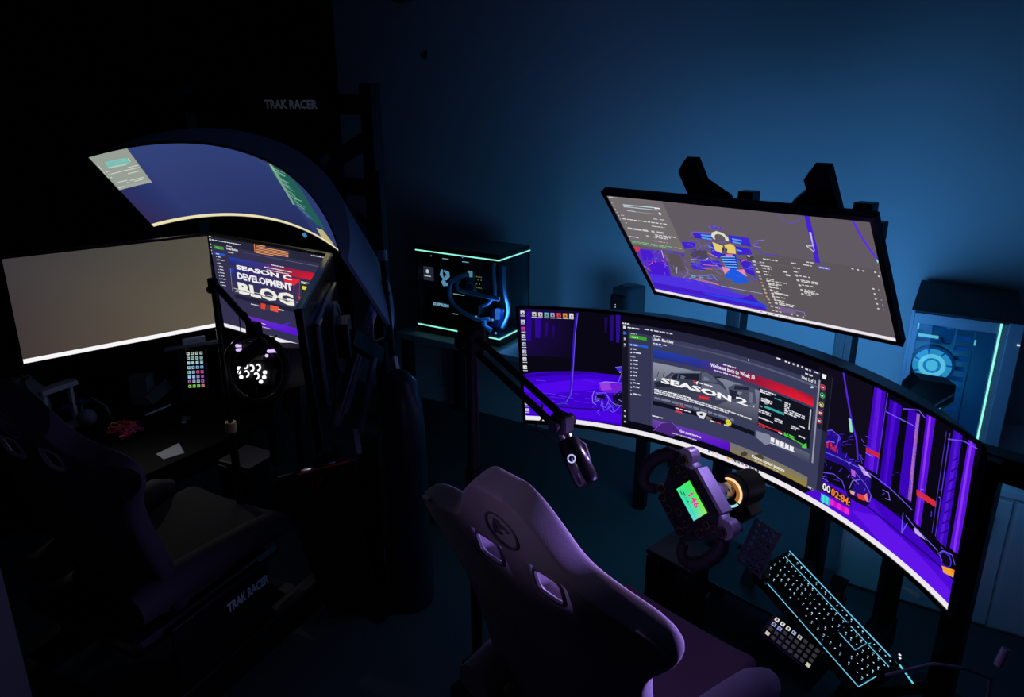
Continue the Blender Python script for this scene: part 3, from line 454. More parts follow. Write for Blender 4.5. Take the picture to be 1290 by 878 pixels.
IMG_RU = [
["R",0,[98,90,98],0,0,2760,1560],["R",1,[114,108,111],0,10,718,748],["R",2,[124,117,120],0,10,726,24],["D",4,[205,205,210],16,21,179,34,1,0.9,1],["S",4,[190,195,205],21,112,14,14],["S",4,[190,195,205],23,156,14,14],
["S",4,[190,195,205],23,202,14,14],["S",4,[190,195,205],23,250,14,14],["S",4,[190,195,205],25,300,14,14],["S",4,[190,195,205],20,351,14,14],["R",4,[70,160,185],171,117,572,121],["R",5,[40,120,150],182,127,570,126],
["R",4,[80,165,190],173,144,566,154],["R",5,[50,125,150],192,153,568,148],["L",5,[205,225,232],7,[169,120,576,112]],["L",5,[205,225,232],7,[164,148,568,148]],["D",6,[235,240,242],579,104,651,154,2,0.8,2],["L",5,[205,210,214],6,[183,201,296,207]],
["L",5,[170,168,170],4,[296,207,567,207]],["D",6,[230,235,238],605,173,636,215,2,0.9,3],["D",4,[205,205,208],61,282,121,294,1,0.9,4],["D",4,[200,200,204],499,276,689,288,1,0.5,5],["D",4,[225,225,228],58,345,695,339,1,0.8,6],["D",4,[200,200,204],67,399,104,405,1,0.9,7],
["D",4,[205,205,208],426,395,679,402,1,0.7,8],["D",4,[205,205,208],63,511,680,460,1,0.7,9],["D",4,[215,215,218],411,535,695,545,2,0.7,10],["D",4,[225,225,228],13,617,192,624,1,0.9,11],["D",4,[225,225,228],279,562,324,575,1,0.9,12],["D",4,[225,225,228],382,572,636,572,1,0.6,13],
["D",4,[200,150,160],350,636,648,636,1,0.8,14],["D",4,[120,190,130],22,692,696,717,2,0.55,15],["L",4,[170,166,170],4,[2,6,722,4,697,19]],["P",1,[84,50,190],[4,813,418,777,708,773,506,1064,-37,1183]],["P",2,[72,28,205],[88,819,264,818,211,960,42,1020]],["P",2,[70,24,210],[106,1024,412,961,358,1224,71,1291]],
["P",1,[66,28,200],[28,1169,223,1255,639,1242,944,1293,1325,1236,1480,1495,-6,1544]],["P",2,[96,86,110],[409,799,650,793,617,1122,343,1219]],["P",3,[88,80,84],[455,810,625,805,615,1040,405,1149]],["P",2,[78,50,225],[13,1238,592,1191,1086,1236,1306,1301,1163,1381,21,1391]],["P",3,[40,66,225],[699,1398,1458,1382,1485,1444,770,1431]],["P",3,[70,40,215],[-1,1487,631,1450,1189,1499,1480,1495,27,1554]],
["P",2,[92,86,100],[675,1234,1093,1214,1357,1227,1306,1301,1009,1284]],["P",4,[214,50,66],[18,782,100,792,56,857,-3,860]],["P",4,[66,34,205],[733,582,903,566,885,635,732,696]],["P",4,[62,36,205],[930,417,1166,411,1124,496,928,497]],["P",4,[62,40,210],[1349,381,1572,389,1561,512,1339,490]],["P",4,[64,40,205],[873,839,1114,798,1138,885,834,950]],
["P",4,[60,40,210],[1113,529,1179,678,1123,771,1048,720]],["P",4,[62,30,210],[1382,529,1539,547,1540,624,1374,657]],["P",4,[84,80,90],[800,700,1010,678,987,782,789,804]],["P",4,[72,40,200],[725,903,868,891,888,991,714,1012]],["P",4,[60,34,200],[1358,708,1494,744,1482,959,1383,915]],["P",5,[36,50,190],[1165,681,1350,653,1315,872,1168,912]],
["P",6,[30,90,225],[1142,952,1212,894,1305,882,1362,987,1376,1068,1315,1083,1272,1119,1194,1121,1180,1081,1110,1054]],["P",7,[236,140,170],[1117,876,1210,903,1116,1002]],["P",7,[236,140,170],[1282,898,1378,870,1379,979]],["P",7,[216,120,180],[1224,678,1310,661,1296,707,1216,720]],["L",7,[110,190,230],9,[1163,727,1324,698]],["L",7,[110,190,230],9,[1161,763,1320,736]],
["L",7,[110,190,230],9,[1160,800,1315,775]],["L",7,[110,190,230],9,[1158,837,1311,813]],["L",7,[110,190,230],9,[1157,874,1307,852]],["P",8,[226,205,120],[1127,517,1238,555,1181,671,1120,641]],["P",8,[230,200,110],[1256,536,1340,505,1377,546,1354,648,1256,655]],["P",9,[222,170,140],[1319,515,1370,510,1370,547]],
["P",9,[60,44,60],[1216,583,1239,571,1227,629,1208,627]],["P",9,[60,44,60],[1251,592,1276,592,1260,630,1242,631]],["L",9,[222,222,205],22,[1163,434,1182,392,1231,366,1288,378,1320,425,1313,464]],["L",9,[222,222,205],14,[1163,434,1170,466]],["L",7,[90,160,220],14,[1029,436,1145,432]],["L",7,[90,160,220],14,[1021,475,1130,479]],
["L",7,[90,160,220],14,[1381,434,1476,439]],["L",7,[90,160,220],14,[1374,476,1451,480]],["L",7,[90,160,220],14,[1065,594,1104,611]],["L",7,[90,160,220],14,[1384,584,1429,595]],["L",8,[110,80,230],6,[826,555,944,527,970,603,887,684]],["L",8,[190,180,210],6,[759,848,946,824,987,782]],
["L",8,[225,120,170],6,[868,891,891,903,1059,885]],["L",8,[235,140,190],6,[1015,701,1106,741]],["L",8,[230,90,150],6,[1382,751,1456,707]],["L",8,[200,110,130],6,[842,966,982,956]],["L",8,[150,130,230],6,[631,1120,795,1100,951,1047,978,1129]],["L",8,[220,120,190],6,[609,1180,791,1192,981,1203,906,1182,715,1166]],
["L",8,[160,160,220],6,[1005,1212,1165,1216,1486,1213]],["L",8,[130,110,220],6,[635,993,630,1084,528,1199]],["L",8,[80,50,220],6,[1556,528,1645,542,1644,589]],["L",8,[80,50,220],6,[1668,587,1818,578]],["L",8,[200,190,220],6,[399,775,376,904]],["L",8,[236,110,90],6,[11,1108,67,1162]],
["L",8,[236,70,120],6,[107,1069,176,1017]],["L",8,[236,90,80],6,[329,946,371,991]],["L",8,[110,110,220],6,[459,1012,474,1128]],["L",8,[170,170,220],6,[508,1020,458,1132]],["L",8,[80,100,230],6,[1020,842,1113,840]],["L",8,[70,90,230],6,[1316,847,1475,853]],
["L",8,[90,60,220],6,[1376,984,1445,1001,1482,959]],["L",8,[120,90,230],6,[877,489,934,408,1177,378]],["L",8,[80,90,220],6,[1237,982,1308,999]],["L",8,[110,90,230],6,[1038,559,1090,598]],["D",7,[110,170,220],647,1116,828,1164,2,0.4,20],["D",7,[80,120,220],862,1067,963,1132,2,0.4,21],
["D",8,[110,80,220],1162,284,1336,320,2,0.7,16],["P",6,[72,60,200],[1184,288,1330,287,1309,317,1184,323]],["L",6,[100,70,215],4,[1953,0,1988,97,2041,124,2118,94,2178,31]],["L",6,[72,34,205],30,[2228,-11,2220,171,2216,360,2200,592]],["L",7,[170,160,230],6,[2207,210,2206,298,2203,443]],["L",7,[210,205,220],6,[2219,208,2204,381,2139,393,2199,460]],
["L",6,[90,50,215],14,[2617,-11,2650,164,2705,334,2750,447]],["P",7,[150,215,200],[2736,444,2761,451,2746,498]],["P",3,[92,86,91],[1503,620,1931,578,2735,576,2751,1566,1492,1491]],["S",8,[210,205,210],1492,652,26,22],["S",8,[215,210,200],1530,720,36,22],["S",8,[180,175,180],1526,772,26,22],
["S",8,[170,170,180],1532,826,26,22],["S",8,[225,220,215],1532,875,36,22],["S",8,[150,150,160],1534,934,26,22],["S",8,[200,195,180],1532,976,26,22],["S",8,[210,120,90],1530,1034,26,22],["S",8,[190,160,120],1530,1080,26,22],
["S",8,[190,200,180],1532,1134,26,22],["S",8,[200,170,150],1531,1189,26,22],["S",8,[220,150,100],1529,1249,26,22],["S",8,[180,170,160],1535,1292,26,22],["S",8,[190,185,170],1532,1345,26,22],["S",8,[210,205,200],1541,1399,26,22],
["D",8,[222,220,216],1644,651,1830,669,1,0.85,30],["D",8,[222,220,216],1591,708,1677,726,1,0.85,31],["D",8,[222,220,216],1594,754,1762,773,1,0.85,32],["D",8,[222,220,216],1593,798,1717,804,1,0.85,33],["D",8,[222,220,216],1591,847,1667,856,1,0.85,34],["D",8,[222,220,216],1593,887,1680,897,1,0.85,35],
["D",8,[222,220,216],1810,791,1873,820,1,0.85,36],["D",8,[222,220,216],1601,949,1692,965,1,0.85,37],["D",8,[222,220,216],1610,977,1848,987,1,0.85,38],["D",8,[222,220,216],1613,1018,1745,1042,2,0.85,39],["D",8,[222,220,216],1610,1072,1752,1090,1,0.85,40],["D",8,[222,220,216],1618,1124,1701,1141,1,0.85,41],
["D",8,[222,220,216],1630,1152,1737,1163,1,0.85,42],["D",8,[222,220,216],1636,1181,1891,1149,1,0.85,43],["D",8,[222,220,216],1635,1221,1762,1226,1,0.85,44],["D",8,[222,220,216],1635,1265,1746,1289,1,0.85,45],["D",8,[222,220,216],1639,1303,1821,1351,2,0.85,46],["D",8,[222,220,216],1575,1397,1655,1415,1,0.85,47],
["D",8,[222,220,216],1530,1464,1669,1472,1,0.85,48],["D",8,[222,220,216],1929,649,2012,666,1,0.85,49],["D",8,[222,220,216],1938,717,2021,727,1,0.85,50],["D",8,[222,220,216],1928,772,1997,789,1,0.85,51],["D",8,[222,220,216],1975,819,2082,840,1,0.85,52],["D",8,[222,220,216],1974,891,2152,905,2,0.85,53],
["D",8,[222,220,216],1969,953,2097,965,1,0.85,54],["D",8,[222,220,216],1981,1017,2086,1056,2,0.85,55],["D",8,[222,220,216],1970,1064,2116,1067,2,0.85,56],["D",8,[222,220,216],1985,1090,2062,1111,1,0.85,57],["D",8,[222,220,216],2092,605,2171,619,1,0.85,58],["D",8,[222,220,216],2050,651,2171,663,1,0.85,59],
["O",8,[205,200,200],1946,832,30],["O",8,[205,200,200],1943,901,30],["O",8,[205,200,200],1945,970,30],["O",8,[205,200,200],1950,1039,30],["O",8,[205,200,200],1944,1101,30],["O",8,[205,200,195],1607,989,34],
["O",8,[205,200,195],1611,1037,34],["O",8,[205,200,195],1611,1080,34],["O",8,[205,200,195],1608,1130,34],["O",8,[205,200,195],1609,1181,34],["O",8,[205,200,195],1608,1228,34],["O",8,[205,200,195],1614,1278,34],
["O",8,[205,200,195],1609,1331,34],["R",7,[120,114,118],1683,714,1890,717],["R",8,[225,222,222],1833,837,1876,859],["R",8,[110,110,215],2196,644,2305,675],["D",9,[220,220,250],2206,656,2298,667,1,0.9,61],["P",7,[118,98,140],[1599,1380,1794,1375,1803,1452,1605,1470]],
["L",8,[140,120,210],5,[1802,1396,1895,1389,1892,1449]],["O",8,[212,208,210],2512,613,20],["O",8,[212,208,210],2560,616,20],["O",8,[212,208,210],2605,621,20],["O",8,[212,208,210],2706,616,20],["O",8,[212,208,210],2746,613,10],
["O",8,[212,208,210],2731,662,20],["O",8,[212,208,210],2657,842,20],["O",8,[212,208,210],2703,842,10],["O",8,[212,208,210],2658,910,20],["O",8,[212,208,210],2706,911,10],["O",8,[212,208,210],2656,980,20],
["O",8,[212,208,210],2707,980,10],["O",8,[212,208,210],2659,1047,20],["O",8,[212,208,210],2708,1049,10],["O",8,[212,208,210],2658,1114,20],["O",8,[212,208,210],2707,1118,10],["O",8,[212,208,210],1746,1473,20],
["O",8,[212,208,210],1806,1471,20],["O",8,[212,208,210],1868,1473,20],["R",10,[236,228,238],0,1514,2760,1560],["S",11,[120,120,150],1068,1512,22,18],["S",11,[120,120,150],1388,1534,22,18],["S",11,[120,120,150],1460,1538,22,18],
["S",11,[120,120,150],1526,1539,22,18],["S",11,[120,120,150],1588,1541,22,18],["S",11,[120,120,150],1686,1540,22,18],["L",6,[150,120,220],5,[1047,858,1089,920]],["L",6,[70,40,210],3,[733,1088,827,1094]],["L",6,[60,34,190],3,[1135,580,1237,602]],
["L",6,[150,120,220],3,[1005,984,1082,1017]],["L",6,[80,110,225],4,[765,677,805,667]],["L",6,[80,110,225],3,[969,1061,1058,1073]],["L",6,[60,34,190],4,[770,1213,824,1322]],["L",6,[90,60,225],4,[996,659,1038,651]],["L",6,[60,34,190],3,[786,738,826,719]],
["L",6,[60,34,190],4,[724,1175,805,1131]],["L",6,[120,90,235],3,[1015,869,1118,834]],["L",6,[70,40,210],3,[1042,519,1157,519]],["L",6,[60,34,190],5,[1385,458,1454,465]],["L",6,[80,110,225],5,[809,875,859,971]],["L",6,[150,120,220],4,[1021,758,1037,788]],
["L",6,[150,120,220],5,[1619,422,1733,386]],["L",6,[120,90,235],4,[785,835,888,778]],["L",6,[150,120,220],4,[804,607,854,622]],["L",6,[150,120,220],3,[997,800,1036,867]],["L",6,[70,40,210],3,[669,1175,709,1213]],["L",6,[80,110,225],3,[700,1197,757,1267]],
["L",6,[60,34,190],4,[845,567,873,615]],["L",6,[70,40,210],5,[795,1088,851,1105]],["L",6,[150,120,220],5,[1585,490,1664,500]],["L",6,[90,60,225],4,[773,690,832,772]],["L",6,[150,120,220],5,[1080,656,1143,624]],["L",6,[120,90,235],5,[1587,469,1657,442]],
["L",6,[120,90,235],5,[1476,787,1518,846]],["L",6,[90,60,225],5,[1038,531,1072,543]],["L",6,[120,90,235],5,[1014,598,1094,561]],["L",6,[120,90,235],4,[547,1223,584,1248]],["L",6,[90,60,225],4,[716,870,848,808]],["L",6,[60,34,190],3,[976,888,1012,900]],
["L",6,[60,34,190],5,[1461,971,1511,1004]],["L",6,[80,110,225],4,[801,1002,891,1011]],["L",6,[150,120,220],3,[1476,652,1562,617]],["L",6,[120,90,235],3,[1480,730,1548,711]],["L",6,[70,40,210],4,[905,670,934,712]],["L",6,[120,90,235],3,[869,1120,914,1094]],
["L",6,[80,110,225],5,[744,863,806,955]],["L",6,[150,120,220],4,[1083,923,1169,976]],["L",6,[60,34,190],5,[856,1077,956,1053]],["L",6,[60,34,190],3,[935,749,1007,781]],["L",6,[70,40,210],3,[1087,618,1128,650]],["L",6,[60,34,190],4,[1592,482,1669,449]],
["L",6,[70,40,210],5,[1468,847,1544,820]],["L",6,[120,90,235],4,[643,884,684,909]],["L",6,[60,34,190],3,[989,1160,1114,1107]],["L",6,[80,110,225],3,[593,1210,631,1233]],["L",6,[120,90,235],4,[974,879,1039,959]],["L",6,[60,34,190],5,[823,1190,955,1124]],
["L",6,[120,90,235],5,[813,701,857,699]],["L",6,[90,60,225],4,[1437,1010,1535,983]],["L",6,[120,90,235],4,[1208,504,1278,497]],["L",6,[90,60,225],3,[1522,555,1564,603]],["L",6,[150,120,220],5,[1092,930,1135,992]],["L",6,[150,120,220],5,[1080,927,1193,929]],
["L",6,[60,34,190],5,[783,694,840,704]],["L",6,[70,40,210],4,[958,762,1032,842]],["L",6,[150,120,220],3,[1110,854,1198,824]],["L",6,[150,120,220],3,[1509,735,1607,732]],["L",6,[80,110,225],4,[1052,942,1143,895]],["L",6,[80,110,225],5,[895,834,977,799]],
["L",6,[70,40,210],5,[1007,633,1108,672]],["L",6,[60,34,190],4,[1443,455,1495,439]],["L",6,[60,34,190],5,[973,743,1010,757]],["L",6,[150,120,220],4,[744,889,803,874]],["L",6,[150,120,220],3,[611,999,674,1061]],["L",6,[70,40,210],3,[910,667,991,685]],
["L",6,[150,120,220],4,[1442,818,1490,811]],["L",6,[80,110,225],3,[615,1174,666,1152]],["L",6,[70,40,210],4,[939,1134,1033,1151]],["L",6,[120,90,235],3,[702,937,822,923]],["L",6,[80,110,225],3,[835,1198,909,1273]],["L",6,[80,110,225],3,[576,1095,687,1132]],
["L",6,[120,90,235],5,[907,604,959,587]],["L",6,[90,60,225],4,[831,584,870,648]],["L",6,[120,90,235],3,[1021,778,1075,773]],["L",6,[70,40,210],5,[846,802,917,794]],["L",6,[60,34,190],5,[785,882,918,808]],["L",6,[120,90,235],4,[1474,775,1559,745]],
["L",6,[80,110,225],3,[990,590,1025,615]],["L",6,[70,40,210],4,[1377,991,1457,1035]],["L",6,[90,60,225],3,[906,648,949,685]],["L",5,[90,60,225],3,[452,1156,423,1216]],["L",5,[160,150,225],3,[238,848,253,855]],["L",5,[90,60,225],4,[586,969,653,938]],
["L",5,[120,90,235],4,[331,1067,344,1049]],["L",5,[90,60,225],4,[138,940,107,995]],["L",5,[90,60,225],4,[337,960,389,937]],["L",5,[90,60,225],4,[315,1080,378,1059]],["L",5,[160,150,225],3,[356,805,357,822]],["L",5,[120,90,235],4,[191,940,203,955]],
["L",5,[90,60,225],3,[360,1065,392,1082]],["L",5,[160,150,225],3,[408,901,447,929]],["L",5,[230,80,110],4,[656,708,691,701]],["L",5,[90,60,225],4,[551,715,512,771]],["L",5,[120,90,235],4,[287,812,263,828]],["L",5,[160,150,225],4,[342,1019,377,1032]],
["L",5,[230,80,110],3,[527,1122,533,1139]],["L",5,[120,90,235],4,[183,991,162,1028]],["L",5,[120,90,235],3,[329,1000,315,1003]],["L",5,[90,60,225],3,[523,1106,491,1114]],["L",5,[90,60,225],3,[176,888,185,914]],["L",5,[230,80,110],4,[231,968,215,1008]],
["L",5,[90,60,225],4,[594,719,627,739]],["L",5,[160,150,225],4,[528,792,536,783]],["L",5,[230,80,110],4,[409,849,429,868]],["L",5,[90,60,225],4,[319,881,334,895]],["L",5,[90,60,225],3,[461,842,439,893]],["L",5,[160,150,225],4,[332,1046,331,1039]],
["L",5,[120,90,235],3,[168,1096,160,1112]],["L",5,[120,90,235],4,[284,1153,279,1210]],["L",5,[230,80,110],3,[337,832,336,840]],["L",5,[160,150,225],3,[242,929,278,930]],["L",5,[230,80,110],3,[308,808,277,828]],["L",5,[230,80,110],3,[466,1071,477,1092]],
["P",4,[70,66,74],[836,677,1001,666,987,782,834,833,774,790]],["P",4,[70,66,74],[1474,606,1555,614,1526,738,1452,721]]]
IMG_LC = [
["R",0,[44,58,112],0,0,5580,1560],["G",1,[[52,68,124],[46,62,118],[36,44,92],[44,54,106]],700,0,3200,1560],["G",1,[[38,50,104],[52,68,124],[44,54,106],[50,42,84]],0,0,700,1560],["P",2,[150,158,148],[0,0,631,0,559,697,0,700]],["P",3,[160,166,158],[-36,637,565,644,559,697,-53,700]],["L",4,[120,196,190],34,[150,170,491,179]],
["L",4,[120,196,190],34,[144,212,490,217]],["L",4,[120,196,190],34,[139,255,489,255]],["D",5,[230,235,228],510,169,520,256,2,0.8,1],["L",4,[185,205,190],26,[131,268,418,279]],["L",5,[206,212,202],16,[89,382,565,380]],["L",5,[206,212,202],16,[49,323,95,325]],
["L",5,[206,212,202],16,[42,381,62,382]],["L",5,[206,212,202],16,[325,450,538,445]],["L",5,[206,212,202],16,[34,440,58,441]],["L",5,[206,212,202],16,[72,555,228,559]],["L",5,[206,212,202],16,[264,579,514,574]],["L",5,[206,212,202],16,[186,601,222,602]],
["L",5,[206,212,202],16,[315,610,479,606]],["L",5,[206,212,202],16,[14,653,109,657]],["L",5,[206,212,202],16,[398,341,573,335]],["L",5,[200,206,202],26,[24,163,33,164]],["L",5,[200,206,202],26,[20,204,29,204]],["L",5,[200,206,202],26,[16,244,25,245]],
["L",5,[200,206,202],26,[12,285,21,285]],["L",5,[200,206,202],26,[8,326,17,326]],["L",5,[200,206,202],26,[4,367,13,368]],["L",5,[200,206,202],26,[-1,409,9,409]],["P",2,[34,92,84],[3243,-177,3477,-277,3745,-106,3875,185,3814,656,3771,1104,3502,1129,3191,843,3150,304]],["P",3,[120,160,140],[3243,-177,3333,-214,3204,860,3128,896]],
["L",4,[170,215,190],14,[3277,-100,3360,-36]],["L",4,[120,190,160],14,[3276,-59,3394,-5]],["L",4,[120,190,160],14,[3276,-18,3536,-75]],["L",4,[170,215,190],14,[3276,24,3259,158]],["L",4,[120,190,160],14,[3275,66,3394,89]],["L",4,[120,190,160],14,[3275,108,3600,49]],
["L",4,[170,215,190],14,[3275,151,3541,122]],["L",4,[120,190,160],14,[3274,194,3513,152]],["L",4,[120,190,160],14,[3274,237,3425,299]],["L",4,[170,215,190],14,[3274,280,3404,342]],["L",4,[120,190,160],14,[3273,324,3522,269]],["L",4,[120,190,160],14,[3273,368,3480,379]],
["L",4,[170,215,190],14,[3273,413,3416,407]],["L",4,[120,190,160],14,[3272,457,3515,439]],["L",4,[120,190,160],14,[3272,502,3423,568]],["L",4,[170,215,190],14,[3272,548,3412,623]],["L",4,[120,190,160],14,[3271,594,3345,693]],["L",4,[120,190,160],14,[3271,640,3339,755]],
["L",4,[170,215,190],14,[3270,686,3538,619]],["L",4,[120,190,160],14,[3270,733,3346,779]],["L",4,[120,190,160],14,[3270,780,3506,760]],["L",4,[170,215,190],14,[3269,827,3440,832]],["L",4,[90,110,170],10,[3204,860,3337,831]],["L",4,[90,110,170],10,[3214,876,3348,846]],
["L",4,[90,110,170],10,[3224,892,3360,861]],["L",4,[90,110,170],10,[3234,908,3371,875]],["L",4,[90,110,170],10,[3245,923,3383,890]],["L",4,[90,110,170],10,[3255,939,3394,904]],["L",4,[90,110,170],10,[3266,955,3406,919]],["L",4,[90,110,170],10,[3276,970,3418,933]],
["L",4,[90,110,170],10,[3287,986,3430,947]],["L",4,[90,110,170],10,[3298,1001,3442,962]],["L",4,[90,110,170],10,[3309,1017,3454,976]],["L",4,[90,110,170],10,[3320,1032,3467,990]],["L",4,[90,110,170],10,[3331,1047,3479,1004]],["L",4,[90,110,170],10,[3342,1063,3492,1018]],
["P",4,[190,178,130],[3410,1256,3639,1167,3722,1435,3541,1608,3365,1510]],["L",3,[70,84,130],10,[2972,-76,2997,70,3225,146]],["O",3,[220,230,240],2205,1241,10],["R",6,[236,224,180],0,1496,5580,1560]]
IMG_LM = [
["R",0,[50,48,78],0,0,2806,1578],["R",1,[38,38,58],0,0,2806,130],["D",3,[220,220,230],-18,0,105,16,1,0.9,1],["S",3,[215,215,228],20,63,40,40],["D",3,[230,230,238],64,49,851,66,1,0.85,2],["R",1,[36,36,58],-37,40,-322,1582],
["R",1,[58,56,88],111,78,127,1141],["S",3,[190,190,205],15,136,22,20],["S",3,[190,190,205],11,190,22,20],["S",3,[190,190,205],8,244,22,20],["S",3,[190,190,205],5,298,22,20],["R",3,[70,150,50],106,150,350,199],
["D",4,[210,240,200],146,175,290,192,1,0.9,3],["R",3,[36,88,200],82,265,362,299],["D",4,[225,225,240],118,275,238,295,1,0.9,4],["S",3,[215,215,228],117,336,15,15],["D",3,[215,215,228],153,319,264,345,1,0.95,5],["S",3,[215,215,228],115,390,15,15],
["D",3,[215,215,228],152,373,327,390,1,0.95,6],["S",3,[215,215,228],114,444,15,15],["D",3,[215,215,228],150,427,245,454,1,0.95,7],["S",3,[215,215,228],112,498,15,15],["D",3,[215,215,228],149,481,292,502,1,0.95,8],["S",3,[215,215,228],111,553,15,15],
["D",3,[215,215,228],147,536,283,557,1,0.95,9],["S",3,[215,215,228],109,608,15,15],["D",3,[215,215,228],145,590,281,611,1,0.95,10],["S",3,[215,215,228],107,662,15,15],["D",3,[215,215,228],144,645,272,667,1,0.95,11],["S",3,[215,215,228],106,717,15,15],
["D",3,[215,215,228],142,700,303,717,1,0.95,12],["S",3,[215,215,228],104,773,15,15],["D",3,[215,215,228],141,755,261,777,1,0.95,13],["S",3,[215,215,228],102,828,15,15],["D",3,[215,215,228],139,810,300,826,1,0.95,14],["D",3,[215,215,226],444,108,590,129,1,0.9,20],
["T",3,[235,235,242],"Linda Barkley",434,142,732,188],["D",3,[205,205,220],456,206,676,232,1,0.9,21],["G",1,[[56,56,84],[110,108,126],[124,122,138],[60,58,88]],470,181,3056,174],["G",2,[[34,60,160],[60,50,130],[60,44,100],[30,40,110]],448,293,1348,414],["G",2,[[60,50,130],[130,34,70],[140,30,60],[60,44,100]],1348,293,1862,414],["G",2,[[130,34,70],[190,26,48],[225,28,44],[140,30,60]],1862,293,2504,414],
["G",2,[[190,26,48],[170,24,44],[235,28,44],[225,28,44]],2504,293,3326,414],["R",3,[46,44,70],1181,-12,2014,116],["L",5,[240,150,90],12,[1184,6,1167,137]],["L",5,[240,160,100],9,[1232,15,1442,14]],["L",5,[240,160,100],9,[1226,39,1976,42]],["L",5,[240,160,100],9,[1220,64,1972,66]],
["L",5,[240,160,100],9,[1214,89,1967,90]],["L",5,[240,160,100],9,[1209,113,1962,114]],["L",5,[240,160,100],9,[1203,138,1621,138]],["D",5,[230,225,235],1534,284,1837,300,1,0.95,22],["D",5,[240,236,244],1339,342,2018,357,1,0.98,23],["D",5,[225,220,232],1392,390,1985,388,1,0.95,24],
["R",4,[54,54,84],432,469,2087,912],["G",5,[[40,44,110],[70,44,90],[60,50,80],[50,50,80]],445,477,2091,824],["P",6,[34,60,190],[447,484,544,479,514,565,444,570]],["P",6,[226,40,54],[1770,459,2147,433,2139,475,1990,564,1956,535,1790,525]],["T",8,[240,238,246],"SEASON C",616,406,1972,482],["T",8,[240,238,244],"DEVELOPMENT",609,532,1957,648],
["T",8,[238,236,226],"BLOG",580,698,1955,898],["L",9,[60,56,60],6,[513,835,1123,847,2033,815]],["L",9,[238,236,226],5,[454,826,1130,815,2066,819]],["L",9,[238,236,226],4,[479,879,596,872]],["D",9,[200,198,200],517,849,1689,842,1,0.9,25],["L",7,[200,60,90],5,[2156,439,2080,780]],
["L",7,[180,180,220],4,[449,477,403,871]],["R",4,[32,32,52],450,928,2051,998],["D",6,[230,228,235],852,1024,1099,1042,1,0.95,26],["P",6,[224,66,50],[1122,975,1238,976,1202,1069,1093,1068]],["P",6,[230,90,60],[1354,967,1558,969,1524,1063,1333,1062]],["P",6,[70,60,70],[1252,979,1339,974,1312,1060,1226,1060]],
["D",6,[240,236,240],1546,993,1700,1024,1,0.95,27],["R",3,[28,30,44],2177,447,2580,745],["D",5,[230,230,236],2180,464,2375,490,2,0.95,28],["R",5,[222,210,60],2194,530,2371,585],["D",5,[80,190,190],2207,632,2378,646,1,0.95,29],["D",5,[225,225,232],2183,690,2259,769,3,0.9,30],
["R",5,[226,60,66],2060,714,2112,752],["D",4,[220,220,230],2486,24,3067,29,1,0.7,31],["D",4,[225,225,235],2866,92,2978,104,1,0.95,32],["D",4,[235,235,240],2825,123,2985,137,1,0.95,33],["G",3,[[110,50,190],[92,14,210],[76,8,220],[90,30,180]],708,1259,2124,1381],["D",5,[235,230,242],885,1326,1214,1336,1,0.95,34],
["D",5,[205,190,230],847,1388,1397,1392,1,0.9,35],["D",5,[205,190,230],997,1421,1090,1434,1,0.9,36],["L",4,[70,40,230],6,[1317,1264,1389,1263]],["L",4,[70,40,230],6,[1330,1352,1402,1352]],["L",4,[70,40,230],6,[1365,1339,1437,1338]],["L",4,[70,40,230],6,[1400,1325,1472,1324]],
["L",4,[70,40,230],6,[1436,1311,1507,1310]],["L",4,[70,40,230],6,[1470,1298,1541,1297]],["L",4,[70,40,230],6,[1505,1284,1576,1283]],["L",4,[70,40,230],6,[1540,1270,1610,1270]],["L",4,[70,40,230],6,[1574,1257,1644,1256]],["L",4,[70,40,230],6,[1609,1244,1678,1243]],
["L",4,[70,40,230],6,[1643,1230,1712,1230]],["L",4,[70,40,230],6,[1677,1217,1746,1216]],["L",4,[70,40,230],6,[1711,1204,1780,1203]],["L",4,[70,40,230],6,[1745,1190,1813,1190]],["R",10,[236,232,240],0,1512,2806,1578]]
IMG_LL = [
["G",0,[[60,56,60],[84,80,70],[98,90,74],[66,56,54]],0,0,2806,1578],["R",1,[248,246,248],0,1512,2806,1578]]
# ================================================================== the setting; most positions from here on worked out from image pixels
def plane_box(name, c, s, m): return structure(obj(name, MB().box(c, s), m))
plane_box('floor', (-0.8, 0.9, -0.05), (5.0, 5.0, 0.1), CARPET)
plane_box('wall_back', (-0.8, 3.25, 1.2), (5.0, 0.1, 2.6), WALL)
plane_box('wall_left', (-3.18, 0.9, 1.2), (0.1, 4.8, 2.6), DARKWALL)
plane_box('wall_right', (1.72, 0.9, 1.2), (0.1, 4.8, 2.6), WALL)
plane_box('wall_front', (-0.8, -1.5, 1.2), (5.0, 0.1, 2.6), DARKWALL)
plane_box('ceiling', (-0.8, 0.9, 2.55), (5.0, 5.0, 0.1), WALL)
plane_box('baseboard_back', (-0.8, 3.19, 0.05), (4.6, 0.02, 0.1), WHITE)
plane_box('door_1', (-1.68, 0.45, 1.0), (0.6, 0.05, 2.0), WHITE)

# ================================================================== right rig: frame and most of its things scaled about the camera, origin on the rig's axis under the curved screen
CAM_SCALE = 1.167
FR = axes((-0.356, 1.927, -0.089), (0.96377, -0.26673, 0), (0.26673, 0.96377, 0), (0, 0, 1), CAM_SCALE)
ZF = 0.0765                                    # the floor in the scaled frame
FL = axes((-2.248, 1.854, 0), (0.99843, -0.05597, 0), (0.05597, 0.99843, 0), (0, 0, 1))

